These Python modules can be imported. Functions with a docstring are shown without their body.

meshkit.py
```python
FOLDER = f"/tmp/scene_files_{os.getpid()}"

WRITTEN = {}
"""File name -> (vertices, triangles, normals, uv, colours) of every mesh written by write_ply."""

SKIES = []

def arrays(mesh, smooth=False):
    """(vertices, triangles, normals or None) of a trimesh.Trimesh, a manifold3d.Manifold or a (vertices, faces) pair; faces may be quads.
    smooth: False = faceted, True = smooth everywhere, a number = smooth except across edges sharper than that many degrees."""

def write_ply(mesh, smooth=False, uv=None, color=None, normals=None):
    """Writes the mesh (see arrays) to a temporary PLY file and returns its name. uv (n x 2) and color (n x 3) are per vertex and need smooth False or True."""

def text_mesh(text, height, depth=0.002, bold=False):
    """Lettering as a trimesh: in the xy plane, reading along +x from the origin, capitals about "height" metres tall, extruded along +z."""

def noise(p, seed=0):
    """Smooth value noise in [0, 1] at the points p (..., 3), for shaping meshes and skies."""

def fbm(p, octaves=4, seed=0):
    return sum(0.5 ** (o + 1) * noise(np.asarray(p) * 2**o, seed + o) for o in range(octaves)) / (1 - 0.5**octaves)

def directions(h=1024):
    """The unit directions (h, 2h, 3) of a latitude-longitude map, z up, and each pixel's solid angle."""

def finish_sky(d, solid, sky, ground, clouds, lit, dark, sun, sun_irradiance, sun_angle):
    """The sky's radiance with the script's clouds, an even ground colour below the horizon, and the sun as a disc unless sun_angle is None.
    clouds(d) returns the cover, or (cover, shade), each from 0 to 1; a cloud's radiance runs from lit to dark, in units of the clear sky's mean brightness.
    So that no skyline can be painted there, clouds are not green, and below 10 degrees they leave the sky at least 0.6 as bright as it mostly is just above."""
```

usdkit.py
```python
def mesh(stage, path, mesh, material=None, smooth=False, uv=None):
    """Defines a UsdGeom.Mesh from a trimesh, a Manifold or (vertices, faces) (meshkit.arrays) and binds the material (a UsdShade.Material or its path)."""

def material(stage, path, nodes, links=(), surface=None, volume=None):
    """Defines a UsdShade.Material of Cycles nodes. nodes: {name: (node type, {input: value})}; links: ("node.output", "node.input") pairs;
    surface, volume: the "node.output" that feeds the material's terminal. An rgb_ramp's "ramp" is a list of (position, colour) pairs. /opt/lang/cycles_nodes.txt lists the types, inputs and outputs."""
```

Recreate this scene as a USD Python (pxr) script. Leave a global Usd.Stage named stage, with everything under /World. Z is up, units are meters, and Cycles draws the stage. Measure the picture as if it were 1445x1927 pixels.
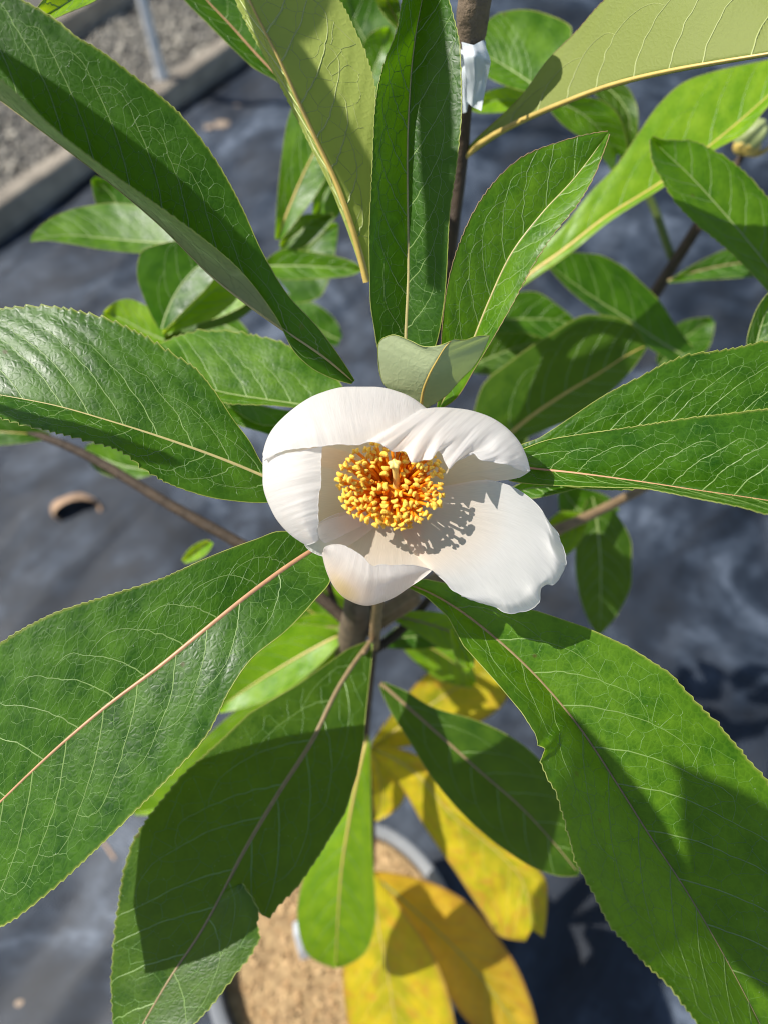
import math, random
import numpy as np
import trimesh
from scipy.interpolate import PchipInterpolator, CubicSpline
from scipy.ndimage import map_coordinates
from scipy.spatial import Voronoi
import usdkit, meshkit
from pxr import Gf, Sdf, Usd, UsdGeom, UsdLux, UsdShade, Vt

# ------------------------------------------------------------------ camera, sky, sun, exposure
stage = Usd.Stage.CreateInMemory()
UsdGeom.SetStageUpAxis(stage, 'Z')
UsdGeom.SetStageMetersPerUnit(stage, 1.0)
UsdGeom.Xform.Define(stage, '/World')
UsdGeom.Scope.Define(stage, '/World/Looks')
CAM = np.array([0.0, 0.0, 1.0])
PITCH = math.radians(60)
FWD = np.array([0, math.cos(PITCH), -math.sin(PITCH)])
RGT = np.array([1.0, 0, 0])
UPV = np.cross(RGT, FWD)
FOCAL, APER = 26.0, 25.96
FPX = 1445 * FOCAL / APER
EXPOSURE = 0.62
cam = UsdGeom.Camera.Define(stage, '/World/camera')
cam.CreateHorizontalApertureAttr(APER)
cam.CreateVerticalApertureAttr(APER * 1024 / 767)
cam.CreateFocalLengthAttr(FOCAL)
cam.CreateFStopAttr(5.6)
cam.CreateFocusDistanceAttr(0.285)
cam.CreateClippingRangeAttr((0.02, 1000.0))
cam.CreateExposureAttr(EXPOSURE)
_m = Gf.Matrix4d(1.0)
for _i, _v in enumerate((RGT, UPV, -FWD, CAM)):
    _m.SetRow(_i, Gf.Vec4d(*map(float, _v), 1.0 if _i == 3 else 0.0))
cam.AddTransformOp().Set(_m)

SUN_CAM = np.array([-0.64, 0.46, 0.62])            # towards the sun, in right / up / back axes of the view
SUN = SUN_CAM[0] * RGT + SUN_CAM[1] * UPV - SUN_CAM[2] * FWD
SUN /= np.linalg.norm(SUN)
ELEV, ROT = math.asin(SUN[2]), math.atan2(SUN[0], SUN[1])
sky_mat = usdkit.material(stage, '/World/Looks/sky_air', {
    's': ('sky_texture', {'sky_type': 'single_scattering', 'sun_disc': False, 'sun_elevation': ELEV, 'sun_rotation': ROT}),
    'b': ('background_shader', {'strength': 0.09})}, [('s.color', 'b.color')], surface='b.background')
dome = UsdLux.DomeLight.Define(stage, '/World/sky')
UsdShade.MaterialBindingAPI.Apply(dome.GetPrim()).Bind(sky_mat)
dome.GetPrim().SetCustomDataByKey('kind', 'structure')
sun = UsdLux.DistantLight.Define(stage, '/World/sun')
sun.CreateNormalizeAttr(True)
sun.CreateIntensityAttr(1.25)
sun.CreateAngleAttr(0.5)
sun.CreateColorAttr(Gf.Vec3f(1.0, 0.96, 0.89))
_z = SUN
_x = np.cross([0, 0, 1.0], _z); _x /= np.linalg.norm(_x)
_y = np.cross(_z, _x)
_m = Gf.Matrix4d(1.0)
for _i, _v in enumerate((_x, _y, _z)):
    _m.SetRow(_i, Gf.Vec4d(*map(float, _v), 0.0))
sun.AddTransformOp().Set(_m)

rng = np.random.default_rng(7)
random.seed(7)

# ------------------------------------------------------------------ helpers
def at(x, y, d):
    """Point(s) seen at a pixel of the 1445 x 1927 photograph, d metres in front of the camera."""
    x, y, d = np.broadcast_arrays(np.asarray(x, float), np.asarray(y, float), np.asarray(d, float))
    return CAM + d[..., None] * (FWD + ((x - 722.5) / FPX)[..., None] * RGT + ((963.5 - y) / FPX)[..., None] * UPV)

def on_plane(x, y, z=0.0):
    d = FWD + (x - 722.5) / FPX * RGT + (963.5 - y) / FPX * UPV
    return CAM + d * (z - CAM[2]) / d[2]

COUNT = {}
def numbered(parent, name):
    k = (parent, name)
    n = COUNT.get(k, 0); COUNT[k] = n + 1
    return name if n == 0 else f'{name}_{n:03d}'

def tag(prim, label=None, cat=None, group=None, kind=None):
    for k, v in (('label', label), ('category', cat), ('group', group), ('kind', kind)):
        if v: prim.SetCustomDataByKey(k, v)
    return prim

def obj(name, mesh, mat, parent='/World', smooth=True, uv=None, prim_vars=None):
    parent = parent if isinstance(parent, str) else str(parent.GetPath())
    path = f'{parent}/{numbered(parent, name)}'
    m = usdkit.mesh(stage, path, mesh, mat, smooth=smooth, uv=uv)
    for k, v in (prim_vars or {}).items():
        UsdGeom.PrimvarsAPI(m).CreatePrimvar(k, Sdf.ValueTypeNames.FloatArray, 'vertex').Set(Vt.FloatArray.FromNumpy(np.asarray(v, np.float32).ravel()))
    return m.GetPrim()

def empty(name, parent='/World', loc=None):
    path = f'{parent}/{numbered(parent, name)}'
    x = UsdGeom.Xform.Define(stage, path)
    if loc is not None: x.AddTranslateOp().Set(Gf.Vec3d(*map(float, loc)))
    return x.GetPrim()

def arc(pts):
    pts = np.asarray(pts, float)
    return np.r_[0, np.cumsum(np.linalg.norm(np.diff(pts[:, :2], axis=0), axis=1))]

def resample(pts, n, smooth=True, at_u=None):
    pts = np.asarray(pts, float)
    s = arc(pts); s /= s[-1]
    q = np.linspace(0, 1, n) if at_u is None else np.asarray(at_u)
    if len(pts) > 2 and smooth:
        return np.stack([PchipInterpolator(s, pts[:, k])(q) for k in range(pts.shape[1])], 1)
    return np.stack([np.interp(q, s, pts[:, k]) for k in range(pts.shape[1])], 1)

def grid_faces(nu, nv):
    i = np.arange(nu - 1)[:, None] * nv + np.arange(nv - 1)[None]
    a, b, c, d = i, i + 1, i + nv + 1, i + nv
    return np.concatenate([np.stack([a, b, c], -1).reshape(-1, 3), np.stack([a, c, d], -1).reshape(-1, 3)])

def grid_normals(P):
    n = np.cross(np.gradient(P, axis=0), np.gradient(P, axis=1))
    return n / np.maximum(np.linalg.norm(n, axis=-1, keepdims=True), 1e-12)

def tube(points, radii, sides=10, caps=True, n=None, wob=0.0, seed=0):
    pts = np.asarray(points, float)
    if n:
        s = np.r_[0, np.cumsum(np.linalg.norm(np.diff(pts, axis=0), axis=1))]
        q = np.linspace(0, s[-1], n)
        rr = np.interp(q, s, np.broadcast_to(radii, len(pts)) if np.ndim(radii) else np.full(len(pts), radii))
        pts = np.stack([(CubicSpline(s, pts[:, k])(q) if len(pts) > 2 else np.interp(q, s, pts[:, k])) for k in range(3)], 1)
        radii = rr
    radii = np.broadcast_to(radii, len(pts)) if np.ndim(radii) == 0 else np.asarray(radii)
    t = np.gradient(pts, axis=0); t /= np.linalg.norm(t, axis=1, keepdims=True)
    ref = np.array([0.31, 0.73, 0.61]) if abs(t[0] @ [0.31, 0.73, 0.61]) < 0.9 else np.array([1.0, 0, 0])
    a = np.cross(t, ref); a /= np.linalg.norm(a, axis=1, keepdims=True)
    b = np.cross(t, a)
    th = np.linspace(0, 2 * np.pi, sides, endpoint=False)
    V = pts[:, None] + radii[:, None, None] * (np.cos(th)[None, :, None] * a[:, None] + np.sin(th)[None, :, None] * b[:, None])
    if wob:
        k = meshkit.fbm(V * (1.2 / max(radii.max(), 1e-4)) + seed * 7.1, 3, seed) - 0.5
        V = pts[:, None] + (V - pts[:, None]) * (1 + wob * 2 * k[..., None])
    nu = len(pts)
    i = np.arange(nu - 1)[:, None] * sides; j = np.arange(sides); k = (j + 1) % sides
    A, B, Cc, D = i + j, i + k, i + sides + k, i + sides + j
    Fc = np.concatenate([np.stack([A, B, Cc], -1).reshape(-1, 3), np.stack([A, Cc, D], -1).reshape(-1, 3)])
    V = V.reshape(-1, 3)
    if caps:
        n0 = len(V); V = np.vstack([V, pts[0], pts[-1]])
        Fc = np.vstack([Fc, np.stack([j * 0 + n0, k, j], 1), np.stack([j * 0 + n0 + 1, (nu - 1) * sides + j, (nu - 1) * sides + k], 1)])
    return V, Fc[:, ::-1]

def merge(parts):
    V, Fc, n = [], [], 0
    for v, fc in parts:
        V.append(np.asarray(v)); Fc.append(np.asarray(fc) + n); n += len(v)
    return np.vstack(V), np.vstack(Fc)

def tm(m): return np.array(m.vertices), np.array(m.faces)

# ------------------------------------------------------------------ materials
LOOK = '/World/Looks/'
def simple(name, color, rough=0.5, var=0.25, scale=60, bump=0.0, bscale=200, spec=0.5, color2=None, trans=0.0, coord='object', detail=4):
    c = np.array(color, float); c2 = np.array(color2 if color2 is not None else c * (1 - var))
    nodes = {'tc': ('geometry', {}), 'n': ('noise_texture', {'scale': scale, 'detail': detail, 'roughness': 0.6}),
             'rp': ('rgb_ramp', {'ramp': [(0.3, tuple(c2)), (0.7, tuple(c))]}),
             'p': ('principled_bsdf', {'roughness': rough, 'specular_ior_level': spec})}
    links = [('tc.position', 'n.vector'), ('n.fac', 'rp.fac'), ('rp.color', 'p.base_color')]
    if bump:
        nodes['n2'] = ('noise_texture', {'scale': bscale, 'detail': 5, 'roughness': 0.65})
        nodes['bp'] = ('bump', {'strength': 1.0, 'distance': bump})
        links += [('tc.position', 'n2.vector'), ('n2.fac', 'bp.height'), ('bp.normal', 'p.normal')]
    out = 'p.BSDF'
    if trans:
        nodes['t'] = ('translucent_bsdf', {}); nodes['mx'] = ('mix_closure', {'fac': trans})
        links += [('rp.color', 't.color'), ('p.BSDF', 'mx.closure1'), ('t.BSDF', 'mx.closure2')]
        out = 'mx.closure'
    return usdkit.material(stage, LOOK + name, nodes, links, surface=out)

def leaf_material(name, dark, mid, under, glow, rough=0.40, trans=0.42, patch=0.8, cell=4.2, relief=0.00005, blotch=None, spec=0.38, core=None, edge=(0.30, 0.33, 0.06), edge_from=0.975):
    """Upper face dark to mid green in soft patches, net of fine veins in relief, paler under face; light comes through."""
    dark, mid, under, glow = (np.array(x, float) for x in (dark, mid, under, glow))
    nodes = {
        'uv': ('uvmap', {'attribute': 'st'}),
        'wn': ('noise_texture', {'scale': 2.2, 'detail': 2}),
        'wv': ('vector_math', {'math_type': 'multiply_add', 'vector2': (0.22, 0.22, 0.0)}),
        'vo': ('voronoi_texture', {'feature': 'distance_to_edge', 'scale': cell, 'randomness': 0.9}),
        'vr': ('map_range', {'from_min': 0.0, 'from_max': 0.13, 'to_min': 1.0, 'to_max': 0.0, 'clamp': True}),
        'vb': ('map_range', {'from_min': 0.0, 'from_max': 0.3, 'to_min': 0.0, 'to_max': 1.0, 'clamp': True, 'range_type': 'smoothstep'}),
        'pn': ('noise_texture', {'scale': patch, 'detail': 3, 'roughness': 0.6}),
        'pr': ('rgb_ramp', {'ramp': [(0.33, tuple(dark)), (0.52, tuple((dark + mid) / 2)), (0.72, tuple(mid))]}),
        'fn': ('noise_texture', {'scale': 34, 'detail': 3, 'roughness': 0.7}),
        'fr': ('map_range', {'from_min': 0.3, 'from_max': 0.7, 'to_min': 0.9, 'to_max': 1.1}),
        'fm': ('vector_math', {'math_type': 'scale'}),
        'vm': ('mix', {'mix_type': 'mix', 'color2': tuple(np.minimum(mid * 1.9 + [0.03, 0.03, 0.015], 1))}),
        'vs': ('math', {'math_type': 'multiply', 'value2': 0.11}),
        'lv': ('attribute', {'attribute': 'leafv'}),
        'er': ('map_range', {'from_min': edge_from, 'from_max': 1.0, 'to_min': 0.0, 'to_max': 0.8, 'clamp': True}),
        'em': ('mix', {'mix_type': 'mix', 'color2': tuple(edge)}),
        'ge': ('geometry', {}),
        'ub': ('mix', {'mix_type': 'mix', 'color2': tuple(under)}),
        'un': ('mix', {'mix_type': 'multiply', 'fac': 0.5}),
        'gm': ('mix', {'mix_type': 'mix', 'fac': 0.0, 'color1': tuple(glow)}),
        'sv': ('voronoi_texture', {'feature': 'f1', 'scale': 2.6}),
        'sr': ('map_range', {'from_min': 0.035, 'from_max': 0.065, 'to_min': 0.55, 'to_max': 0.0, 'clamp': True}),
        'kv': ('voronoi_texture', {'feature': 'f1', 'scale': 0.42}),
        'kn': ('math', {'math_type': 'multiply_add', 'value2': 0.05}),
        'kr': ('map_range', {'from_min': 0.065, 'from_max': 0.085, 'to_min': 0.85, 'to_max': 0.0, 'clamp': True}),
        'km': ('mix', {'mix_type': 'mix', 'color2': (0.075, 0.055, 0.015)}),
        'sm': ('mix', {'mix_type': 'mix', 'color2': (0.42, 0.45, 0.36)}),
        'h2': ('math', {'math_type': 'multiply_add', 'value2': 0.12}),
        'bp': ('bump', {'strength': 1.0, 'distance': relief}),
        'rr': ('map_range', {'from_min': 0.3, 'from_max': 0.7, 'to_min': rough - 0.07, 'to_max': rough + 0.07}),
        'ru': ('mix_float', {'b': 0.65}),
        'p': ('principled_bsdf', {'specular_ior_level': spec}),
        't': ('translucent_bsdf', {}),
        'gv': ('vector_math', {'math_type': 'multiply', 'vector2': tuple(glow)}),
        'mx': ('mix_closure', {'fac': trans}),
    }
    links = [('uv.UV', 'wn.vector'), ('wn.color', 'wv.vector1'), ('uv.UV', 'wv.vector3'), ('wv.vector', 'vo.vector'), ('vo.distance', 'vr.value'), ('vo.distance', 'vb.value'),
             ('uv.UV', 'pn.vector'), ('pn.fac', 'pr.fac'), ('uv.UV', 'fn.vector'), ('fn.fac', 'fr.value'), ('pr.color', 'fm.vector1'), ('fr.result', 'fm.scale'),
             ('vr.result', 'vs.value1'), ('vs.value', 'vm.fac'), ('fm.vector', 'vm.color1'), ('lv.fac', 'er.value'), ('er.result', 'em.fac'), ('vm.color', 'em.color1'),
             ('ge.backfacing', 'ub.fac'), ('ub.color', 'p.base_color'),
             ('fn.fac', 'h2.value1'), ('vb.result', 'h2.value3'), ('h2.value', 'bp.height'), ('bp.normal', 'p.normal'),
             ('pn.fac', 'rr.value'), ('ge.backfacing', 'ru.fac'), ('rr.result', 'ru.a'), ('ru.result', 'p.roughness'),
             ('fr.result', 'gs.value1'), ('gs.value', 'gf.scale'), ('gf.vector', 't.color'), ('p.BSDF', 'mx.closure1'), ('t.BSDF', 'mx.closure2')]
    del nodes['gm'], nodes['un'], nodes['gv']
    nodes['gs'] = ('math', {'math_type': 'multiply', 'value2': 1.0})
    nodes['gf'] = ('vector_math', {'math_type': 'scale', 'vector1': tuple(glow)})
    src = 'em.color'
    if blotch is not None:
        nodes['bn'] = ('noise_texture', {'scale': 0.9, 'detail': 4, 'roughness': 0.65, 'distortion': 0.6})
        nodes['br'] = ('map_range', {'from_min': 0.5, 'from_max': 0.66, 'to_min': 0, 'to_max': 0.85, 'clamp': True})
        nodes['bm'] = ('mix', {'mix_type': 'mix', 'color2': tuple(blotch)})
        links += [('uv.UV', 'bn.vector'), ('bn.fac', 'br.value'), ('br.result', 'bm.fac'), (src, 'bm.color1')]
        src = 'bm.color'
    if core is not None:
        nodes['cr'] = ('map_range', {'from_min': 0.05, 'from_max': 0.65, 'to_min': 0.75, 'to_max': 0.0, 'clamp': True})
        nodes['ca'] = ('math', {'math_type': 'multiply_add', 'value2': 0.9, 'value3': -0.25})
        nodes['cb'] = ('math', {'math_type': 'add'})
        nodes['cm'] = ('mix', {'mix_type': 'mix', 'use_clamp': True, 'color2': tuple(core)})
        links += [('pn.fac', 'ca.value1'), ('lv.fac', 'cb.value1'), ('ca.value', 'cb.value2'), ('cb.value', 'cr.value'), ('cr.result', 'cm.fac'), (src, 'cm.color1')]
        src = 'cm.color'
    links += [('uv.UV', 'sv.vector'), ('sv.distance', 'sr.value'), ('sr.result', 'sm.fac'), (src, 'sm.color1'), ('sm.color', 'km.color1'), ('uv.UV', 'kv.vector'), ('fn.fac', 'kn.value1'), ('kv.distance', 'kn.value3'), ('kn.value', 'kr.value'), ('kr.result', 'km.fac'), ('km.color', 'ub.color1')]
    return usdkit.material(stage, LOOK + name, nodes, links, surface='mx.closure')

M = {}
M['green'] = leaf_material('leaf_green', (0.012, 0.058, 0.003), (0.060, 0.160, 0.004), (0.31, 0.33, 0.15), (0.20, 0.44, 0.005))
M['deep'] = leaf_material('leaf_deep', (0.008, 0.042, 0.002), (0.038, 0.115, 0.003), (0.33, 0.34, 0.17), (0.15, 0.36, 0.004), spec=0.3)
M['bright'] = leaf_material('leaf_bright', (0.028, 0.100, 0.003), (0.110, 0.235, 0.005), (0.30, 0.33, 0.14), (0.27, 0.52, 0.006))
M['olive'] = leaf_material('leaf_olive', (0.015, 0.058, 0.003), (0.060, 0.130, 0.004), (0.17, 0.20, 0.05), (0.25, 0.42, 0.005), rough=0.45)
M['under'] = leaf_material('leaf_under', (0.020, 0.075, 0.012), (0.045, 0.135, 0.018), (0.38, 0.45, 0.10), (0.48, 0.58, 0.06), trans=0.45)
M['bronze'] = leaf_material('leaf_bronze', (0.030, 0.085, 0.012), (0.060, 0.135, 0.018), (0.25, 0.29, 0.07), (0.34, 0.42, 0.02), trans=0.42)
M['pale'] = leaf_material('leaf_pale', (0.02, 0.075, 0.012), (0.045, 0.135, 0.018), (0.40, 0.45, 0.25), (0.34, 0.44, 0.12), trans=0.35)
M['yellow'] = leaf_material('leaf_yellow', (0.42, 0.38, 0.010), (0.70, 0.50, 0.015), (0.50, 0.38, 0.06), (0.80, 0.62, 0.01), rough=0.5, blotch=(0.56, 0.27, 0.03), core=(0.20, 0.27, 0.010), edge=(0.34, 0.17, 0.04), edge_from=0.86, relief=0.00008)
M['orange'] = leaf_material('leaf_orange', (0.56, 0.36, 0.02), (0.74, 0.46, 0.03), (0.50, 0.36, 0.06), (0.80, 0.50, 0.02), rough=0.5, blotch=(0.52, 0.24, 0.03), core=(0.40, 0.36, 0.012), edge=(0.30, 0.13, 0.04), edge_from=0.84, relief=0.00008)
M['lime'] = leaf_material('leaf_lime', (0.10, 0.25, 0.006), (0.22, 0.38, 0.010), (0.27, 0.34, 0.09), (0.48, 0.66, 0.010), rough=0.42)
M['vein'] = simple('vein_pale', (0.17, 0.265, 0.065), 0.45, 0.25, 120)
M['vein_fine'] = simple('vein_fine', (0.115, 0.22, 0.04), 0.45, 0.25, 120)
M['vein_under'] = simple('vein_under_pale', (0.33, 0.37, 0.12), 0.5, 0.2, 120)
M['vein_yellow'] = simple('vein_yellow', (0.55, 0.43, 0.06), 0.5, 0.2, 120)
M['rib_pink'] = simple('rib_pink', (0.50, 0.26, 0.13), 0.45, 0.25, 250)
M['rib_cream'] = simple('rib_cream', (0.45, 0.38, 0.15), 0.45, 0.2, 250)
M['rib_tan'] = simple('rib_tan', (0.27, 0.19, 0.09), 0.5, 0.25, 250)
M['rib_green'] = simple('rib_green', (0.25, 0.32, 0.10), 0.45, 0.2, 250)
M['rib_gold'] = simple('rib_gold', (0.50, 0.36, 0.09), 0.45, 0.2, 250)
M['margin'] = simple('leaf_margin', (0.30, 0.34, 0.06), 0.5, 0.35, 300)
M['margin_brown'] = simple('leaf_margin_brown', (0.30, 0.20, 0.08), 0.6, 0.35, 200)
M['bark'] = simple('bark_brown', (0.062, 0.038, 0.020), 0.75, 0.5, 90, 0.0015, 220)
M['bark_grey'] = simple('bark_grey', (0.17, 0.12, 0.075), 0.75, 0.45, 110, 0.0015, 260, color2=(0.075, 0.055, 0.038))
M['twig'] = simple('twig_tan', (0.24, 0.155, 0.075), 0.65, 0.4, 160, 0.0006, 400)
M['stalk_green'] = simple('stalk_green', (0.10, 0.14, 0.03), 0.5, 0.3, 100)

def petal_material():
    nodes = {'tc': ('geometry', {}), 'n': ('noise_texture', {'scale': 55, 'detail': 3}),
             'at': ('attribute', {'attribute': 'cream'}),
             'rp': ('rgb_ramp', {'ramp': [(0.0, (0.86, 0.84, 0.81)), (0.5, (0.90, 0.77, 0.63)), (1.0, (0.74, 0.55, 0.19))]}),
             'uv': ('uvmap', {'attribute': 'st'}), 'mp': ('mapping', {'scale': (1.0, 12.0, 1.0)}),
             'w': ('noise_texture', {'scale': 3.0, 'detail': 4, 'roughness': 0.6}),
             'vr': ('map_range', {'from_min': 0.3, 'from_max': 0.62, 'to_min': 0.955, 'to_max': 1.03}), 'vs': ('vector_math', {'math_type': 'scale'}),
             'f': ('noise_texture', {'scale': 1500, 'detail': 2}),
             'h': ('math', {'math_type': 'multiply_add', 'value2': 0.12}),
             'bp': ('bump', {'strength': 1.0, 'distance': 0.00014}),
             'p': ('principled_bsdf', {'roughness': 0.42, 'specular_ior_level': 0.35}),
             't': ('translucent_bsdf', {}), 'mx': ('mix_closure', {'fac': 0.6})}
    links = [('at.fac', 'rp.fac'), ('w.fac', 'vr.value'), ('rp.color', 'vs.vector1'), ('vr.result', 'vs.scale'), ('vs.vector', 'p.base_color'), ('vs.vector', 't.color'),
             ('uv.UV', 'mp.vector'), ('mp.vector', 'w.vector'), ('tc.position', 'f.vector'), ('f.fac', 'h.value1'), ('w.fac', 'h.value3'), ('h.value', 'bp.height'), ('bp.normal', 'p.normal'),
             ('p.BSDF', 'mx.closure1'), ('t.BSDF', 'mx.closure2')]
    return usdkit.material(stage, LOOK + 'petal_white', nodes, links, surface='mx.closure')
M['petal'] = petal_material()
M['filament'] = simple('filament_orange', (0.97, 0.47, 0.015), 0.45, 0.2, 200, trans=0.5, color2=(0.97, 0.36, 0.008))
M['anther'] = simple('anther_yellow', (0.97, 0.73, 0.13), 0.65, 0.2, 700, 0.0004, 2500, color2=(0.97, 0.58, 0.04), trans=0.25)
M['pistil'] = simple('pistil_cream', (0.92, 0.68, 0.20), 0.5, 0.15, 300, trans=0.2)
M['bud'] = simple('bud_cream', (0.29, 0.34, 0.14), 0.5, 0.3, 120)

# ------------------------------------------------------------------ the setting: ground, gravel bed, edging boards, pole
def ground_materials():
    nodes = {'g': ('geometry', {}),
             'n1': ('noise_texture', {'scale': 4.2, 'detail': 8, 'roughness': 0.66, 'distortion': 0.9}),
             'n2': ('noise_texture', {'scale': 22, 'detail': 5, 'roughness': 0.7}),
             'a': ('math', {'math_type': 'multiply_add', 'value2': 0.35}),
             'rp': ('rgb_ramp', {'ramp': [(0.53, (0.005, 0.007, 0.011)), (0.66, (0.013, 0.019, 0.030)), (0.75, (0.036, 0.048, 0.068)), (0.90, (0.15, 0.18, 0.23))]}),
             'mp': ('mapping', {'rotation': (0, 0, 0.55)}),
             'wx': ('wave_texture', {'wave_type': 'bands', 'bands_direction': 'x', 'scale': 95}),
             'wy': ('wave_texture', {'wave_type': 'bands', 'bands_direction': 'y', 'scale': 95}),
             'wm': ('math', {'math_type': 'multiply'}),
             'bp': ('bump', {'strength': 0.6, 'distance': 0.0012}),
             'p': ('principled_bsdf', {'roughness': 0.46, 'specular_ior_level': 0.36})}
    links = [('g.position', 'n1.vector'), ('g.position', 'n2.vector'), ('n2.fac', 'a.value1'), ('n1.fac', 'a.value3'), ('a.value', 'rp.fac'), ('rp.color', 'p.base_color'),
             ('g.position', 'mp.vector'), ('mp.vector', 'wx.vector'), ('mp.vector', 'wy.vector'), ('wx.fac', 'wm.value1'), ('wy.fac', 'wm.value2'), ('wm.value', 'bp.height'), ('bp.normal', 'p.normal')]
    return usdkit.material(stage, LOOK + 'weed_fabric_weave', nodes, links, surface='p.BSDF')
M['fabric'] = ground_materials()
M['soil'] = simple('gravel_soil', (0.12, 0.11, 0.09), 0.9, 0.5, 30, 0.01, 90, color2=(0.10, 0.095, 0.085))
M['stone'] = simple('gravel_stone', (0.46, 0.42, 0.34), 0.85, 0.5, 30, 0.001, 300, color2=(0.085, 0.08, 0.07))
M['concrete'] = simple('edging_concrete', (0.33, 0.285, 0.22), 0.85, 0.4, 14, 0.003, 160, color2=(0.13, 0.11, 0.085), detail=8)
M['steel'] = simple('galvanised_steel', (0.60, 0.59, 0.57), 0.6, 0.2, 30)
M['pot'] = simple('pot_plastic', (0.045, 0.047, 0.05), 0.4, 0.3, 20)
M['pot_rim'] = simple('pot_rim_plastic', (0.22, 0.23, 0.245), 0.38, 0.3, 20)
M['mix'] = simple('bark_mix', (0.52, 0.36, 0.18), 0.9, 0.5, 90, 0.004, 300, color2=(0.26, 0.165, 0.08))
M['crumb'] = simple('crumb_grey_tan', (0.36, 0.27, 0.19), 0.9, 0.4, 60)
M['chip'] = simple('bark_chip', (0.62, 0.44, 0.24), 0.9, 0.5, 60, 0.0008, 600, color2=(0.34, 0.20, 0.085))
M['white'] = simple('white_plastic', (0.80, 0.84, 0.88), 0.45, 0.06, 60, trans=0.35)
M['dead'] = simple('dead_leaf_brown', (0.52, 0.34, 0.21), 0.8, 0.4, 60, 0.001, 200, trans=0.15)

# far ground
N = 60
xs = np.sign(np.linspace(-1, 1, N)) * np.abs(np.linspace(-1, 1, N)) ** 3 * 60
gx, gy = np.meshgrid(xs, xs, indexing='ij')
tag(obj('ground', (np.stack([gx, gy, np.full_like(gx, -0.012)], -1).reshape(-1, 3), grid_faces(N, N)), M['soil']), kind='structure')

# edging line: direction and left normal
ED = np.array([0.575, 0.818, 0]); ED /= np.linalg.norm(ED)
EN = np.array([-ED[1], ED[0], 0])
E0 = np.array([-0.722, 1.161, 0.0])

# weed fabric: wrinkled sheet up to the front of the first edging board
nx, ny = 260, 300
sx = np.linspace(0, 3.2, nx)                         # distance from the board
sy = np.linspace(-2.6, 2.6, ny)
A, B = np.meshgrid(sx, sy, indexing='ij')
P = E0 + B[..., None] * ED - (A[..., None] - 0.0) * EN
q = np.stack([A * 5.0 + 0.25 * B, B * 1.6, A * 0], -1)
ridge = 1 - np.abs(2 * meshkit.fbm(q * 1.1 + 3.3, 4, 5) - 1)
lump = meshkit.fbm(np.stack([A * 4, B * 4, A * 0], -1), 4, 9)
fine = meshkit.fbm(np.stack([A * 17, B * 13, A * 0], -1), 3, 11)
hh = 0.022 * np.clip(ridge - 0.62, 0, 1) / 0.38 + 0.012 * lump + 0.004 * fine
hh *= np.clip(A / 0.05, 0.25, 1)
P[..., 2] = 0.0 + hh
tag(obj('weed_fabric', (P.reshape(-1, 3), grid_faces(nx, ny)), M['fabric']), kind='structure')

# gravel bed between the two boards
nb = 90
A, B = np.meshgrid(np.linspace(0.045, 0.40, 30), np.linspace(-1.6, 1.6, nb), indexing='ij')
P = E0 + B[..., None] * ED + A[..., None] * EN
P[..., 2] = 0.012 + 0.012 * meshkit.fbm(np.stack([A * 14, B * 14, A * 0], -1), 4, 3)
bed_z = P[..., 2]
tag(obj('gravel_bed', (P.reshape(-1, 3), grid_faces(30, nb)[:, ::-1]), M['soil']), kind='structure')

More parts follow.
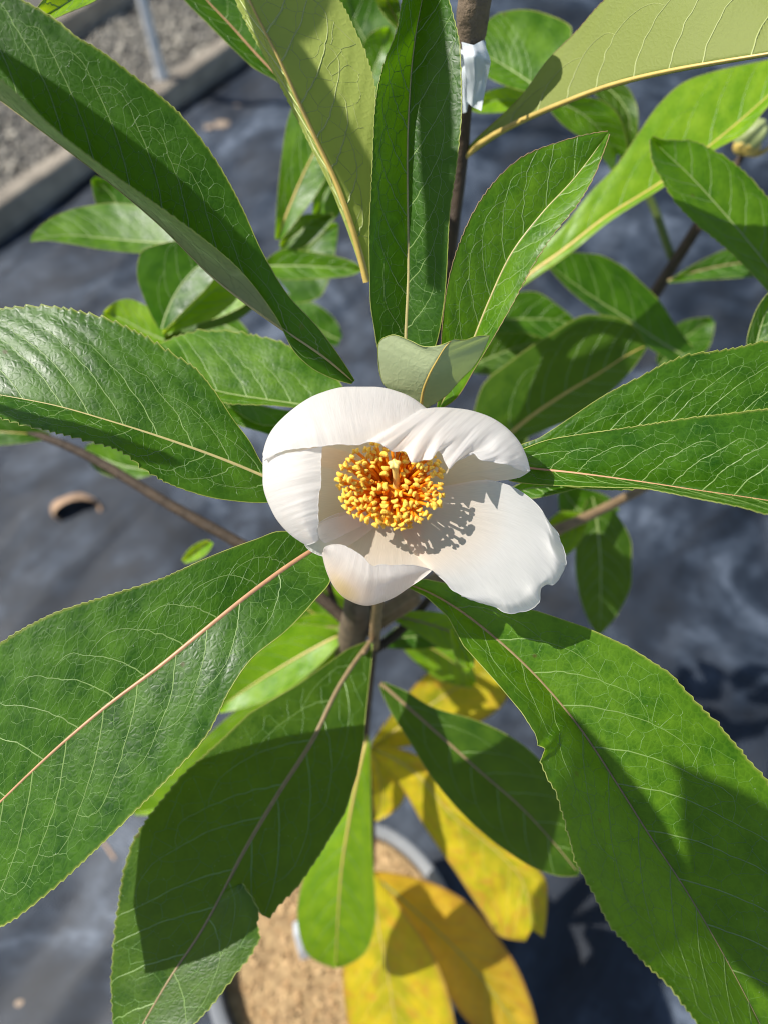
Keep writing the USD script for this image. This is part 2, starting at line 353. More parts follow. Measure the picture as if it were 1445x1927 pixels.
def board(name, off, label, z0=0.0, h=0.062, w=0.04, y0=-1.6, y1=1.6):
    """A cast edging strip with worn, chamfered corners."""
    prof = np.array([(0, 0), (0, h - 0.006), (0.002, h - 0.002), (0.006, h), (w - 0.006, h), (w - 0.002, h - 0.002), (w, h - 0.006), (w, 0)])
    ss = np.linspace(y0, y1, 220)
    V = np.zeros((len(ss), len(prof), 3))
    for k, (a, z) in enumerate(prof):
        pt = E0 + ss[:, None] * ED + (off + a) * EN
        pt[:, 2] = z0 - 0.02 + z * (1 + 0.02 / h)
        V[:, k] = pt
    nz = meshkit.fbm(V * 22, 4, 17) - 0.5
    V += 0.005 * nz[..., None] * np.array([EN[0], EN[1], 0.8])
    fc = grid_faces(len(ss), len(prof))
    v = V.reshape(-1, 3)
    n0 = len(v)
    ends = []
    for row in (0, len(ss) - 1):
        idx = row * len(prof) + np.arange(len(prof))
        ends += [[idx[0], idx[k], idx[k + 1]] if row == 0 else [idx[0], idx[k + 1], idx[k]] for k in range(1, len(prof) - 1)]
    fc = np.vstack([fc, np.array(ends)])
    return tag(obj(name, (v, fc), M['concrete'], smooth=40), label, 'edging')
board('edging_board', 0.0, 'weathered concrete edging strip between the weed fabric and the gravel, nearer one')
board('edging_board', 0.36, 'farther concrete edging strip behind the gravel in the top left corner', h=0.07)

# loose stones of the gravel bed, one instancer
gi = UsdGeom.PointInstancer.Define(stage, '/World/gravel')
tag(gi.GetPrim(), 'grey and tan gravel filling the bed between two edging strips', 'gravel', kind='stuff')
protos = []
for k in range(5):
    s = trimesh.creation.icosphere(1, 1.0)
    v = np.array(s.vertices); v *= (0.75 + 0.5 * meshkit.noise(v * 1.3 + k * 9, k))[:, None] * np.array([1, 0.8, 0.6])
    pm = usdkit.mesh(stage, f'/World/gravel/stone_{k + 1:03d}' if k else '/World/gravel/stone', (v, s.faces), M['stone'], smooth=50)
    protos.append(pm.GetPath())
gi.CreatePrototypesRel().SetTargets(protos)
ns = 5200
ga, gb = rng.uniform(0.05, 0.355, ns), rng.uniform(-0.9, 1.3, ns)
pos = E0 + gb[:, None] * ED + ga[:, None] * EN
pos[:, 2] = 0.02 + rng.uniform(0, 0.006, ns)
gi.CreatePositionsAttr(Vt.Vec3fArray.FromNumpy(pos.astype(np.float32)))
gi.CreateProtoIndicesAttr(Vt.IntArray.FromNumpy(rng.integers(0, 5, ns).astype(np.int32)))
sc = (0.003 + 0.006 * rng.random(ns) ** 2)[:, None] * np.ones(3)
gi.CreateScalesAttr(Vt.Vec3fArray.FromNumpy(sc.astype(np.float32)))
qq = rng.normal(size=(ns, 4)); qq /= np.linalg.norm(qq, axis=1, keepdims=True)
gi.CreateOrientationsAttr(Vt.QuathArray([Gf.Quath(float(a), float(b), float(c), float(d)) for a, b, c, d in qq]))

# thin pole standing behind the board
pb = on_plane(306, 150, 0.055)
pole = empty('metal_pole', loc=(pb[0], pb[1], 0.0))
tag(pole, 'thin pale grey metal pole standing upright behind the nearer edging strip', 'pole')
obj('pole_tube', tube([(0, 0, 0.0), (0, 0, 0.5), (0.003, 0, 1.3)], 0.0095, 16, n=12), M['steel'], pole)
obj('base_collar', tube([(0, 0, 0.02), (0, 0, 0.075)], [0.0125, 0.0125], 16), M['steel'], pole)

# ------------------------------------------------------------------ leaves
shrub = empty('flowering_shrub')
tag(shrub, 'green shrub with one open white flower and a golden centre, growing in the pot', 'shrub')
SH = '/World/flowering_shrub'

def profile(vals, q):
    vals = np.asarray(vals, float)
    if vals.ndim == 0 or len(vals) == 1: return np.full(len(q), float(vals if vals.ndim == 0 else vals[0]))
    s = np.linspace(0, 1, len(vals))
    return PchipInterpolator(s, vals)(q) if len(vals) > 2 else np.interp(q, s, vals)

def ribbon(P, Nn, w, h, lift=0.00003):
    """A low rounded strip along points P with surface normals Nn."""
    T = np.gradient(P, axis=0); T /= np.maximum(np.linalg.norm(T, axis=1, keepdims=True), 1e-12)
    S = np.cross(Nn, T)
    S /= np.maximum(np.linalg.norm(S, axis=1, keepdims=True), 1e-12)
    w = np.broadcast_to(w, len(P))[:, None]; h = np.broadcast_to(h, len(P))[:, None]
    V = np.stack([P - S * w / 2 - Nn * lift, P - S * w / 4 + Nn * h * 0.8, P + Nn * (h + lift), P + S * w / 4 + Nn * h * 0.8, P + S * w / 2 - Nn * lift], 1)
    return V.reshape(-1, 3), grid_faces(len(P), 5)

def leaf(mid, left, right, d, dl=-0.004, dr=-0.004, mat='green', rib='cream', nu=120, nv=25, teeth=0.0, wave=0.0012, quilt=0.0003, veins=9, net=True, under=False,
         rib_w=1.9, bulge=0.0, name='leaf', label=None, seed=None, angle=52, margin='margin', vein_mat=None, sharp=False, fold=1.0, vein_w=1.0, net_cell=5.0, place=None):
    seed = seed if seed is not None else COUNT.get((SH, name), 0) * 13 + 5
    rg = np.random.default_rng(seed)
    u = np.linspace(0, 1, nu)
    m2, l2, r2 = (resample(x, nu, not sharp if k else True) for k, x in enumerate((mid, left, right)))
    v = np.linspace(-1, 1, nv)
    v = np.sign(v) * (1 - (1 - np.abs(v)) ** 1.15)
    dm, dL, dR = profile(d, u), profile(dl, u), profile(dr, u)
    av = np.abs(v)
    tt = np.zeros(nu)
    if teeth:
        nt = max(8, int(arc(m2)[-1] / 17))
        ph = u * nt + 0.35 * np.sin(u * 37 + seed)
        saw = ph % 1.0
        tt = teeth * (saw ** 1.5 - 0.35) * np.clip((u - 0.25) / 0.2, 0, 1) * (0.6 + 0.8 * meshkit.noise(np.stack([u * nt * 0.7, u * 0, u * 0], 1), seed))
    X = np.zeros((nu, nv)); Y = np.zeros((nu, nv)); D = np.zeros((nu, nv))
    for j in range(nv):
        e2, de = (l2, dL) if v[j] < 0 else (r2, dR)
        a = av[j]
        g = e2 - m2
        gl = np.maximum(np.linalg.norm(g, axis=1, keepdims=True), 1e-6)
        ext = g * a + g / gl * (tt * max(0.0, (a - 0.85) / 0.15) * np.clip(gl[:, 0] / 30, 0, 1))[:, None]
        X[:, j], Y[:, j] = m2[:, 0] + ext[:, 0], m2[:, 1] + ext[:, 1]
        D[:, j] = dm + de * a ** fold + bulge * np.sin(np.pi * a)
    wob = meshkit.fbm(np.stack([u[:, None] * 4.5 + 0 * v, 0.8 * v[None] + 0 * u[:, None] + seed, 0 * X], -1), 3, seed) - 0.5
    D += wave * 2 * wob * (0.25 + 0.75 * av[None])
    if place is None: P = at(X, Y, D)
    else:
        O_, ax_, ay_, az_ = place
        P = O_ + X[..., None] * ax_ + Y[..., None] * ay_ + D[..., None] * az_
    # lengths along and across, in metres
    ci = nv // 2
    Ls = np.r_[0, np.cumsum(np.linalg.norm(np.diff(P[:, ci], axis=0), axis=1))]
    seg = np.linalg.norm(np.diff(P, axis=1), axis=2)
    Yc = np.concatenate([np.zeros((nu, 1)), np.cumsum(seg, 1)], 1)
    Yc = Yc - Yc[:, ci:ci + 1]
    Wl, Wr = -Yc[:, 0], Yc[:, -1]
    Nn = grid_normals(P)
    # which way the upper face looks: judged on the wider visible half
    dx = np.cross(np.stack([np.gradient(X, axis=0), np.gradient(Y, axis=0)], -1), np.stack([np.gradient(X, axis=1), np.gradient(Y, axis=1)], -1))
    hemi = dx[:, ci + 1:] if np.abs(dx[:, ci + 1:].sum()) > np.abs(dx[:, :ci].sum()) else dx[:, :ci]
    toward = ((CAM - P) * Nn).sum(-1)
    tsum = toward[:, ci:].sum() if np.abs(dx[:, ci + 1:].sum()) > np.abs(dx[:, :ci].sum()) else toward[:, :ci + 1].sum()
    sgn = 1.0 if tsum > 0 else -1.0          # Nn * sgn looks at the camera
    face = sgn * (-1 if under else 1)        # Nn * face is the upper (glossy) side
    # secondary veins run towards the tip; the blade swells between them
    L = Ls[-1]
    spc = L * 0.86 / max(veins, 1)
    starts = {}
    ca = 1 / math.tan(math.radians(angle))
    for s in (-1, 1):
        starts[s] = np.array([L * 0.05 + spc * (k + 0.35 + 0.3 * (s > 0) + rg.uniform(-0.13, 0.13)) for k in range(veins)])
    if quilt and veins:
        absY = np.abs(Yc)
        W = np.where(Yc < 0, Wl[:, None], Wr[:, None]) + 1e-6
        for s in (-1, 1):
            sel = (v * s > 0)[None]
            x0 = Ls[:, None] - absY * ca - 0.5 * W * (absY / W) ** 2.5
            phs = np.interp(x0, starts[s], np.arange(veins), left=-0.5, right=veins - 0.5)
            swell = 0.45 * np.abs(np.sin(np.pi * phs)) ** 0.8
            P = P + np.where(sel, quilt * swell * np.clip(absY / (0.25 * W), 0, 1) * np.clip((W - absY) / (0.2 * W), 0, 1), 0)[..., None] * (Nn * face)
        Nn = grid_normals(P)
    fc = grid_faces(nu, nv)
    # faces wind so that their normal is Nn*face
    t0 = P.reshape(-1, 3)[fc[len(fc) // 4]]
    nn = np.cross(t0[1] - t0[0], t0[2] - t0[0])
    n_at = Nn.reshape(-1, 3)[fc[len(fc) // 4][0]]
    if (nn @ n_at) * face < 0: fc = fc[:, ::-1]
    st = np.stack([np.broadcast_to(Ls[:, None] * 100, (nu, nv)) + seed * 3.7, Yc * 100], -1).reshape(-1, 2)
    prim = obj(name, (P.reshape(-1, 3), fc), M[mat], SH, smooth=True, uv=st, prim_vars={'leafv': np.broadcast_to(av, (nu, nv))})
    if label: prim.SetCustomDataByKey('label', label)

    side = -face if under else face          # side with the prominent veins in view
    def surf(uu, vv):
        vi = np.interp(vv, v, np.arange(nv)); ui = np.asarray(uu) * (nu - 1)
        pts = np.stack([map_coordinates(P[..., k], [ui, vi], order=1, mode='nearest') for k in range(3)], 1)
        nrm = np.stack([map_coordinates(Nn[..., k], [ui, vi], order=1, mode='nearest') for k in range(3)], 1) * side
        return pts, nrm / np.maximum(np.linalg.norm(nrm, axis=1, keepdims=True), 1e-9)
    def to_uv(x, y):
        uu = np.interp(x, Ls, u)
        w = np.where(y < 0, np.interp(uu, u, Wl), np.interp(uu, u, Wr)) + 1e-6
        return uu, np.clip(y / w, -1, 1)
    # midrib
    k = 70
    uu = np.linspace(0, 0.985, k)
    pt, nr = surf(uu, np.zeros(k))
    w = rib_w * 1e-3 * (1 - 0.8 * uu ** 0.8)
    obj('midrib', ribbon(pt, nr, w, w * (0.42 if under else 0.25)), M['rib_' + rib], prim)
    # side veins, looping near the margin, and the net between them
    if veins:
        out = []
        for s in (-1, 1):
            for i, x0 in enumerate(starts[s]):
                wid = float(np.interp(np.interp(x0, Ls, u), u, Wl if s < 0 else Wr))
                if wid < 0.002: continue
                n = 26
                vv = np.linspace(0, 0.70, 18)
                y = vv * wid
                x = x0 + y * ca + 0.5 * wid * vv ** 2.5
                x2 = starts[s][i + 1] if i + 1 < veins else x0 + spc
                w2 = float(np.interp(np.interp(x2, Ls, u), u, Wl if s < 0 else Wr))
                yq = 0.66 * w2; xq = x2 + yq * ca + 0.5 * w2 * 0.66 ** 2.5
                tq = np.linspace(0, 1, 9)[1:]
                cx, cy = x[-1] + 0.62 * (xq - x[-1]), 0.93 * (wid + w2) / 2
                x = np.r_[x, (1 - tq) ** 2 * x[-1] + 2 * tq * (1 - tq) * cx + tq ** 2 * xq]
                y = np.r_[y, (1 - tq) ** 2 * y[-1] + 2 * tq * (1 - tq) * cy + tq ** 2 * yq]
                jt = 0.0006 * (meshkit.fbm(np.stack([np.arange(n) * 0.45, np.full(n, i * 5.0 + s), np.full(n, seed)], 1), 2, seed) - 0.5) * 2.2
                ev = np.clip(np.arange(n) / 3, 0, 1) * np.clip((n - 1 - np.arange(n)) / 3, 0, 1)
                x = x + jt * ev; y = y + 0.6 * jt[::-1] * ev
                ok = x < L * 0.985
                if ok.sum() < 4: continue
                x, y = x[ok], y[ok]
                a, b = to_uv(x, s * y)
                pt, nr = surf(a, b)
                w = vein_w * np.linspace(0.60, 0.17, n)[:len(x)] * 1e-3 * (1.4 if under else 1.0)
                out.append(ribbon(pt, nr, w, w * (0.5 if under else 0.18)))
        fine = []
        if net and veins:
            cell = net_cell * 1e-3
            gx_ = np.arange(-cell, L + cell, cell); gy_ = np.arange(-max(Wl.max(), 0.004) - cell, Wr.max() + cell, cell * 0.8)
            S = np.stack(np.meshgrid(gx_, gy_, indexing='ij'), -1).reshape(-1, 2) + rg.uniform(-0.42, 0.42, (len(gx_) * len(gy_), 2)) * cell
            S[:, 0] += np.abs(S[:, 1]) * 0.5
            vor = Voronoi(S)
            for a_, b_ in vor.ridge_vertices:
                if a_ < 0 or b_ < 0: continue
                p0, p1 = vor.vertices[a_], vor.vertices[b_]
                if np.linalg.norm(p1 - p0) > 3 * cell: continue
                t = np.linspace(0, 1, 5)[:, None]
                q = p0 + (p1 - p0) * t
                q[1:-1] += rg.normal(0, 0.00017, (3, 2))
                if (q[:, 0] < L * 0.02).any() or (q[:, 0] > L * 0.97).any(): continue
                a, b = to_uv(q[:, 0], q[:, 1])
                w0 = np.where(q[:, 1] < 0, np.interp(a, u, Wl), np.interp(a, u, Wr))
                if (np.abs(b) > 0.94).any() or (w0 < 0.0015).any() or q[0, 1] * q[-1, 1] < 0: continue
                pt, nr = surf(a, b)
                w = vein_w * rg.uniform(0.11, 0.22) * 1e-3 * (1.15 if under else 1.0)
                fine.append(ribbon(pt, nr, w, w * (0.5 if under else 0.15), 0.00002))
        if out:
            vm = vein_mat or ('vein_under' if under else 'vein')
            tag(obj('vein_network', merge(out), M[vm], prim), kind='stuff')
        if fine: tag(obj('vein_network', merge(fine), M['vein_under' if under else 'vein_fine'], prim), kind='stuff')
    if margin:
        rims = []
        for j in (0, nv - 1):
            if (Wl if j == 0 else Wr).max() > 0.001:
                rims.append(tube(P[:, j], 0.00015 * (0.7 + 0.6 * meshkit.noise(np.stack([u * 30, u * 0 + j, u * 0], 1), seed)), 5, caps=False))
        if rims: obj('leaf_margin', merge(rims), M[margin], prim)
    return prim

BIG = dict(nu=230, nv=41)

# --- sharp leaves of the top whorl -------------------------------------------------
# upper left leaf, near half folded up so that its pale under face shows
leaf(mid=[(665, 718), (610, 672), (545, 628), (470, 575), (400, 520), (300, 422), (200, 338), (100, 262), (0, 188), (-120, 95)],
     left=[(662, 722), (600, 700), (555, 662), (522, 600), (452, 508), (372, 440), (300, 388), (200, 318), (100, 240), (0, 148), (-120, 60)],
     right=[(668, 716), (600, 618), (540, 552), (492, 470), (455, 388), (400, 290), (330, 205), (250, 140), (180, 88), (150, 72), (105, 36), (40, -2), (-120, -70)],
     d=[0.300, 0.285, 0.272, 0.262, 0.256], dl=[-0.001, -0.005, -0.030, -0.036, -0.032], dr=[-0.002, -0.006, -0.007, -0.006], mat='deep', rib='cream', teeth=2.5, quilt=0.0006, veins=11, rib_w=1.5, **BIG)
# left leaf
leaf(mid=[(560, 922), (495, 895), (430, 868), (320, 828), (200, 790), (100, 762), (0, 743), (-90, 728)],
     left=[(556, 935), (490, 946), (420, 940), (330, 915), (270, 882), (230, 850), (150, 826), (60, 803), (0, 787), (-90, 752)],
     right=[(560, 915), (515, 890), (498, 878), (470, 830), (440, 790), (400, 730), (365, 690), (330, 668), (260, 625), (180, 592), (80, 575), (0, 580), (-90, 640)],
     d=[0.302, 0.293, 0.290, 0.294], dl=[-0.001, -0.006, -0.010, -0.012], dr=[-0.001, 0.004, 0.008, 0.012], mat='green', rib='cream', teeth=6, quilt=0.0008, veins=9, bulge=0.0, rib_w=1.7, **BIG)
# lower left leaf with pink rib
leaf(mid=[(610, 1022), (575, 1043), (480, 1110), (380, 1190), (300, 1255), (200, 1330), (100, 1415), (0, 1510), (-130, 1640)],
     left=[(606, 1012), (575, 1000), (530, 1000), (480, 1016), (400, 1046), (300, 1090), (200, 1122), (100, 1155), (50, 1180), (0, 1212), (-130, 1360)],
     right=[(618, 1030), (622, 1088), (592, 1130), (540, 1186), (472, 1242), (432, 1300), (392, 1380), (330, 1452), (250, 1532), (170, 1610), (90, 1682), (0, 1746), (-130, 1790)],
     d=[0.298, 0.282, 0.278, 0.284], dl=[-0.002, 0.003, 0.005], dr=[-0.001, -0.008, -0.008], mat='green', rib='pink', teeth=3, quilt=0.0005, veins=10, rib_w=2.6, net_cell=5.5, **BIG)
# lower middle leaf with a torn margin
leaf(mid=[(697, 1208), (640, 1290), (590, 1390), (520, 1500), (450, 1620), (430, 1660), (380, 1752), (320, 1842), (270, 1927), (215, 2030)],
     left=[(690, 1208), (655, 1222), (560, 1290), (470, 1342), (420, 1390), (340, 1462), (285, 1530), (250, 1582), (232, 1640), (216, 1750), (209, 1850), (213, 1927), (205, 2020)],
     right=[(702, 1212), (699, 1250), (690, 1330), (684, 1400), (672, 1460), (650, 1530), (600, 1612), (560, 1670), (522, 1708), (507, 1730), (489, 1718), (478, 1692), (455, 1662), (476, 1692), (488, 1716), (484, 1740), (490, 1768), (470, 1802), (430, 1852), (400, 1892), (368, 1927), (240, 2030)],
     d=[0.402, 0.368, 0.346, 0.333, 0.324], dl=[-0.001, 0.002, 0.008], dr=[-0.001, -0.005, -0.006], mat='olive', rib='tan', teeth=4, quilt=0.0005, veins=9, rib_w=3.0, sharp=True, net_cell=9, vein_w=1.15, label='leaf with a torn margin', **BIG)
# lower right leaf
leaf(mid=[(760, 1098), (800, 1113), (850, 1140), (930, 1200), (1010, 1275), (1090, 1370), (1160, 1475), (1220, 1570), (1280, 1660), (1340, 1760), (1400, 1870), (1440, 1950), (1490, 2060)],
     left=[(760, 1102), (800, 1122), (842, 1160), (872, 1216), (930, 1280), (982, 1342), (1008, 1384), (1012, 1404), (1026, 1408), (1016, 1434), (1028, 1462), (1046, 1492), (1066, 1560), (1082, 1622), (1120, 1690), (1146, 1742), (1200, 1800), (1262, 1860), (1312, 1927), (1400, 2030), (1485, 2065)],
     right=[(765, 1095), (800, 1090), (860, 1102), (960, 1140), (1010, 1150), (1100, 1180), (1180, 1216), (1260, 1266), (1320, 1332), (1346, 1356), (1400, 1420), (1445, 1470), (1530, 1620), (1560, 1800), (1530, 1960), (1492, 2060)],
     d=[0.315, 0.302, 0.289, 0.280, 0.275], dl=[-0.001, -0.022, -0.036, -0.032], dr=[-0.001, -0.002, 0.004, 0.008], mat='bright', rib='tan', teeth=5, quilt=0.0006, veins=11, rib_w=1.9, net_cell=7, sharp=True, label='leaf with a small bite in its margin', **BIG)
# front right leaf, pink rib, seen along its blade
leaf(mid=[(930, 868), (990, 880), (1080, 890), (1200, 906), (1300, 921), (1445, 942), (1560, 962)],
     left=[(930, 862), (975, 848), (1030, 828), (1080, 819), (1150, 809), (1230, 797), (1300, 786), (1380, 777), (1445, 770), (1560, 800)],
     right=[(930, 880), (965, 906), (1060, 914), (1140, 917), (1200, 918), (1250, 926), (1300, 936), (1400, 956), (1445, 968), (1560, 975)],
     d=[0.300, 0.285, 0.272, 0.262], dl=[-0.001, -0.008, -0.008], dr=[-0.001, -0.012, -0.020, -0.022], mat='green', rib='pink', teeth=2, quilt=0.0008, veins=9, rib_w=2.0, net_cell=4.5, **BIG)
# right leaf behind it
leaf(mid=[(940, 862), (1000, 862), (1090, 850), (1200, 835), (1320, 815), (1445, 800), (1600, 790)],
     left=[(940, 850), (985, 835), (1010, 826), (1040, 808), (1080, 781), (1140, 742), (1200, 711), (1255, 682), (1300, 666), (1350, 660), (1400, 651), (1445, 641), (1530, 660), (1600, 760)],
     right=[(940, 872), (1000, 900), (1090, 918), (1160, 922), (1250, 915), (1350, 900), (1445, 885), (1600, 830)],
     d=[0.312, 0.303, 0.296, 0.29], dl=[-0.001, -0.003, 0.002], dr=[0.002, 0.010, 0.012], mat='green', rib='cream', teeth=4, quilt=0.0009, veins=9, **BIG)
# upright middle leaf
leaf(mid=[(762, 700), (763, 640), (768, 500), (766, 300), (772, 150), (782, 60), (795, -10), (810, -120)],
     left=[(752, 705), (714, 665), (705, 620), (697, 560), (695, 450), (700, 330), (706, 200), (722, 120), (748, 50), (756, 0), (800, -120)],
     right=[(770, 705), (815, 660), (827, 620), (838, 540), (846, 400), (860, 300), (868, 200), (865, 90), (850, 20), (842, -10), (815, -120)],
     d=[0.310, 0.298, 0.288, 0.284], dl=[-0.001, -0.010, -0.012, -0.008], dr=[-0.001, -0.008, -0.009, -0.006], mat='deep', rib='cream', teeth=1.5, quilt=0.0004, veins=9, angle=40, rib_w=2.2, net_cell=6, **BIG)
# upper right leaf with browned tip
leaf(mid=[(825, 768), (840, 740), (870, 690), (890, 640), (920, 565), (960, 480), (1020, 400), (1080, 335), (1141, 252)],
     left=[(822, 765), (828, 700), (830, 640), (834, 590), (845, 520), (875, 430), (915, 360), (980, 296), (1020, 277), (1060, 264), (1105, 252), (1143, 246)],
     right=[(830, 768), (852, 755), (895, 690), (925, 640), (965, 570), (1000, 503), (1040, 442), (1088, 382), (1118, 330), (1132, 295), (1147, 252)],
     d=[0.312, 0.296, 0.284, 0.278], dl=[-0.001, -0.006, -0.006, -0.001], dr=[-0.001, -0.008, -0.008, -0.001], mat='bright', rib='cream', teeth=2, quilt=0.0009, veins=8, rib_w=1.9, net_cell=4.5, angle=48, margin='margin_brown', label='leaf with a browned tip', **BIG)
# curled pale leaf above the flower
leaf(mid=[(792, 768), (795, 740), (806, 708), (822, 678), (838, 652), (850, 640)],
     left=[(786, 768), (748, 742), (722, 722), (713, 690), (711, 655), (716, 640), (740, 630), (770, 640), (800, 652), (846, 642)],
     right=[(800, 768), (838, 745), (868, 712), (890, 690), (908, 662), (921, 631), (900, 632), (870, 640), (854, 638)],
     d=[0.300, 0.286, 0.276, 0.270], dl=[0.0, 0.006, 0.004, 0.0], dr=[0.0, 0.006, 0.003, 0.0], mat='pale', rib='gold', under=True, teeth=0, quilt=0.0, veins=0, rib_w=1.5, net=False, label='curled leaf showing its pale under face', nu=120, nv=31)
# tall leaf showing its yellow-green under face
leaf(mid=[(690, 530), (640, 362), (590, 252), (530, 120), (470, 0), (430, -90)],
     left=[(686, 530), (632, 375), (580, 265), (518, 142), (448, 10), (410, -90)],
     right=[(697, 520), (702, 430), (706, 300), (708, 220), (706, 168), (690, 105), (668, 55), (640, 0), (560, -90)],
     d=[0.322, 0.306, 0.300, 0.296], dl=[0.0, 0.016, 0.018], dr=[0.0, 0.006, 0.004], mat='under', rib='gold', under=True, teeth=3, quilt=0.0008, veins=8, rib_w=3.0, net_cell=9, vein_w=1.1, label='leaf showing its yellow-green under face', **BIG)
# top right leaf, under face
leaf(mid=[(872, 296), (905, 268), (950, 241), (1060, 192), (1160, 156), (1260, 132), (1360, 114), (1445, 100), (1560, 80)],
     left=[(869, 290), (900, 255), (930, 228), (980, 180), (1030, 112), (1080, 62), (1135, 0), (1250, -90), (1560, 40)],
     right=[(875, 300), (910, 274), (955, 246), (1062, 197), (1162, 161), (1262, 137), (1362, 119), (1445, 105), (1560, 90)],
     d=[0.375, 0.325, 0.285, 0.262], dl=[0.0, 0.004, 0.004], dr=[0.0, 0.02, 0.022, 0.02], mat='bronze', rib='gold', under=True, teeth=2, quilt=0.001, veins=9, rib_w=3.2, net=False, vein_w=1.1, angle=68, margin='margin_brown', label='bronze-tinged leaf showing its under face', **BIG)

# --- middle distance ---------------------------------------------------------------
MID = dict(nu=90, nv=21, net=False)
# beside the under-face leaf, dark with a pink rib
leaf(mid=[(560, 190), (530, 152), (480, 98), (430, 42), (390, 0), (340, -60)], left=[(555, 195), (525, 155), (480, 128), (440, 92), (390, 42), (345, -4), (310, -60)], right=[(562, 185), (545, 130), (510, 70), (470, 20), (440, -10), (400, -60)],
     d=[0.37, 0.365, 0.36], dl=-0.004, dr=-0.004, rib='pink', veins=7, rib_w=2.4, **MID)
# behind the left leaf: pale sheen, its under face along the near edge
leaf(mid=[(650, 775), (570, 762), (490, 750), (420, 738), (350, 712), (300, 660)], left=[(650, 785), (580, 770), (500, 762), (440, 760), (370, 740), (300, 665)], right=[(655, 760), (640, 720), (600, 688), (560, 660), (520, 640), (480, 631), (430, 622), (380, 622), (335, 632), (302, 648)],
     d=[0.345, 0.350, 0.355], dl=[0, -0.008, -0.006], dr=[0, 0.008, 0.012], mat='bright', rib='green', teeth=5, veins=7, rib_w=2.0, quilt=0.0008, **MID)
leaf(mid=[(640, 790), (560, 800), (500, 800), (440, 770), (400, 735)], left=[(640, 800), (560, 830), (490, 812), (430, 790), (400, 740)], right=[(640, 780), (560, 775), (500, 765), (450, 750), (400, 730)],
     d=[0.37, 0.375, 0.38], rib='green', veins=6, **MID)
# left, light green, reddish tip
leaf(mid=[(340, 458), (280, 455), (200, 448), (130, 442), (58, 450)], left=[(340, 474), (280, 476), (200, 470), (130, 458), (85, 452), (56, 455)], right=[(340, 400), (280, 388), (210, 382), (150, 390), (100, 408), (58, 445)],
     d=[0.45, 0.455, 0.45], dl=[0, -0.004, 0], dr=[0, 0.004, 0], mat='bright', rib='green', veins=7, **MID)
leaf(mid=[(260, 470), (235, 410), (205, 360), (175, 335)], left=[(255, 475), (205, 430), (180, 380), (172, 338)], right=[(270, 470), (270, 410), (230, 350), (178, 332)], d=[0.47, 0.47, 0.465], rib='green', veins=5, **MID)
# dark leaf behind the fold
leaf(mid=[(305, 618), (320, 575), (350, 525), (400, 480), (450, 450)], left=[(300, 620), (275, 570), (258, 510), (265, 475), (320, 455), (440, 440)], right=[(312, 620), (350, 580), (390, 540), (420, 500), (455, 460)],
     d=[0.43, 0.425, 0.42], dl=[0, -0.006, 0], rib='green', veins=6, **MID)
leaf(mid=[(310, 625), (350, 590), (400, 548), (450, 520)], left=[(305, 628), (330, 580), (370, 535), (448, 505)], right=[(315, 630), (370, 610), (430, 590), (470, 560), (455, 525)], d=[0.44, 0.435, 0.43], mat='lime', rib='green', veins=5, **MID)
leaf(mid=[(300, 640), (360, 600), (420, 575), (480, 570)], left=[(300, 635), (350, 590), (420, 562), (478, 565)], right=[(302, 646), (370, 625), (440, 605), (482, 575)], d=[0.45, 0.45, 0.45], mat='olive', rib='gold', veins=5, **MID)
leaf(mid=[(310, 640), (270, 622), (230, 600), (195, 588)], left=[(310, 655), (260, 645), (215, 625), (193, 592)], right=[(308, 600), (275, 575), (240, 562), (196, 585)], d=[0.44, 0.44, 0.44], mat='lime', rib='green', veins=4, **MID)
# centre top, behind the yellow-green under face
leaf(mid=[(522, 450), (545, 390), (575, 320), (600, 270), (620, 225)], left=[(518, 448), (522, 380), (530, 300), (545, 215), (560, 190), (615, 215)], right=[(530, 450), (570, 400), (605, 350), (630, 290), (626, 228)], d=[0.46, 0.45, 0.44], mat='bright', rib='gold', veins=6, rib_w=2.6, **MID)
leaf(mid=[(528, 465), (560, 440), (590, 415), (630, 404)], left=[(526, 460), (545, 425), (580, 402), (628, 402)], right=[(530, 472), (570, 466), (605, 440), (632, 406)], d=[0.47, 0.465, 0.46], mat='olive', rib='green', veins=5, **MID)
leaf(mid=[(500, 500), (560, 500), (620, 503), (682, 506)], left=[(500, 490), (540, 468), (600, 476), (660, 490), (682, 504)], right=[(500, 515), (540, 526), (600, 524), (660, 518), (682, 508)], d=[0.47, 0.465, 0.46], mat='bright', rib='green', veins=5, **MID)
leaf(mid=[(520, 520), (560, 490), (600, 450), (635, 420)], left=[(510, 515), (540, 470), (590, 430), (632, 418)], right=[(560, 570), (600, 560), (630, 480), (637, 422)], d=[0.50, 0.50, 0.49], rib='green', veins=5, **MID)
leaf(mid=[(590, 420), (605, 380), (625, 340), (640, 310)], left=[(588, 420), (590, 370), (610, 330), (638, 308)], right=[(600, 425), (640, 400), (650, 350), (642, 312)], d=[0.48, 0.47, 0.47], mat='bright', rib='green', veins=4, **MID)
# top centre, hazy blue-green
leaf(mid=[(720, 130), (690, 80), (665, 30), (650, -30)], left=[(715, 135), (665, 95), (640, 40), (636, -30)], right=[(725, 130), (745, 60), (738, 0), (660, -40)], d=[0.50, 0.50, 0.49], rib='green', veins=5, **MID)
leaf(mid=[(690, 180), (705, 130), (720, 90), (730, 50)], left=[(685, 180), (675, 120), (690, 70), (728, 48)], right=[(698, 185), (735, 150), (745, 90), (733, 50)], d=[0.47, 0.47, 0.46], mat='bright', rib='green', veins=5, **MID)
leaf(mid=[(752, 50), (735, 15), (715, -20)], left=[(748, 55), (718, 20), (700, -20)], right=[(756, 45), (752, 5), (730, -20)], d=[0.42, 0.42, 0.41], mat='olive', rib='gold', veins=4, **MID)
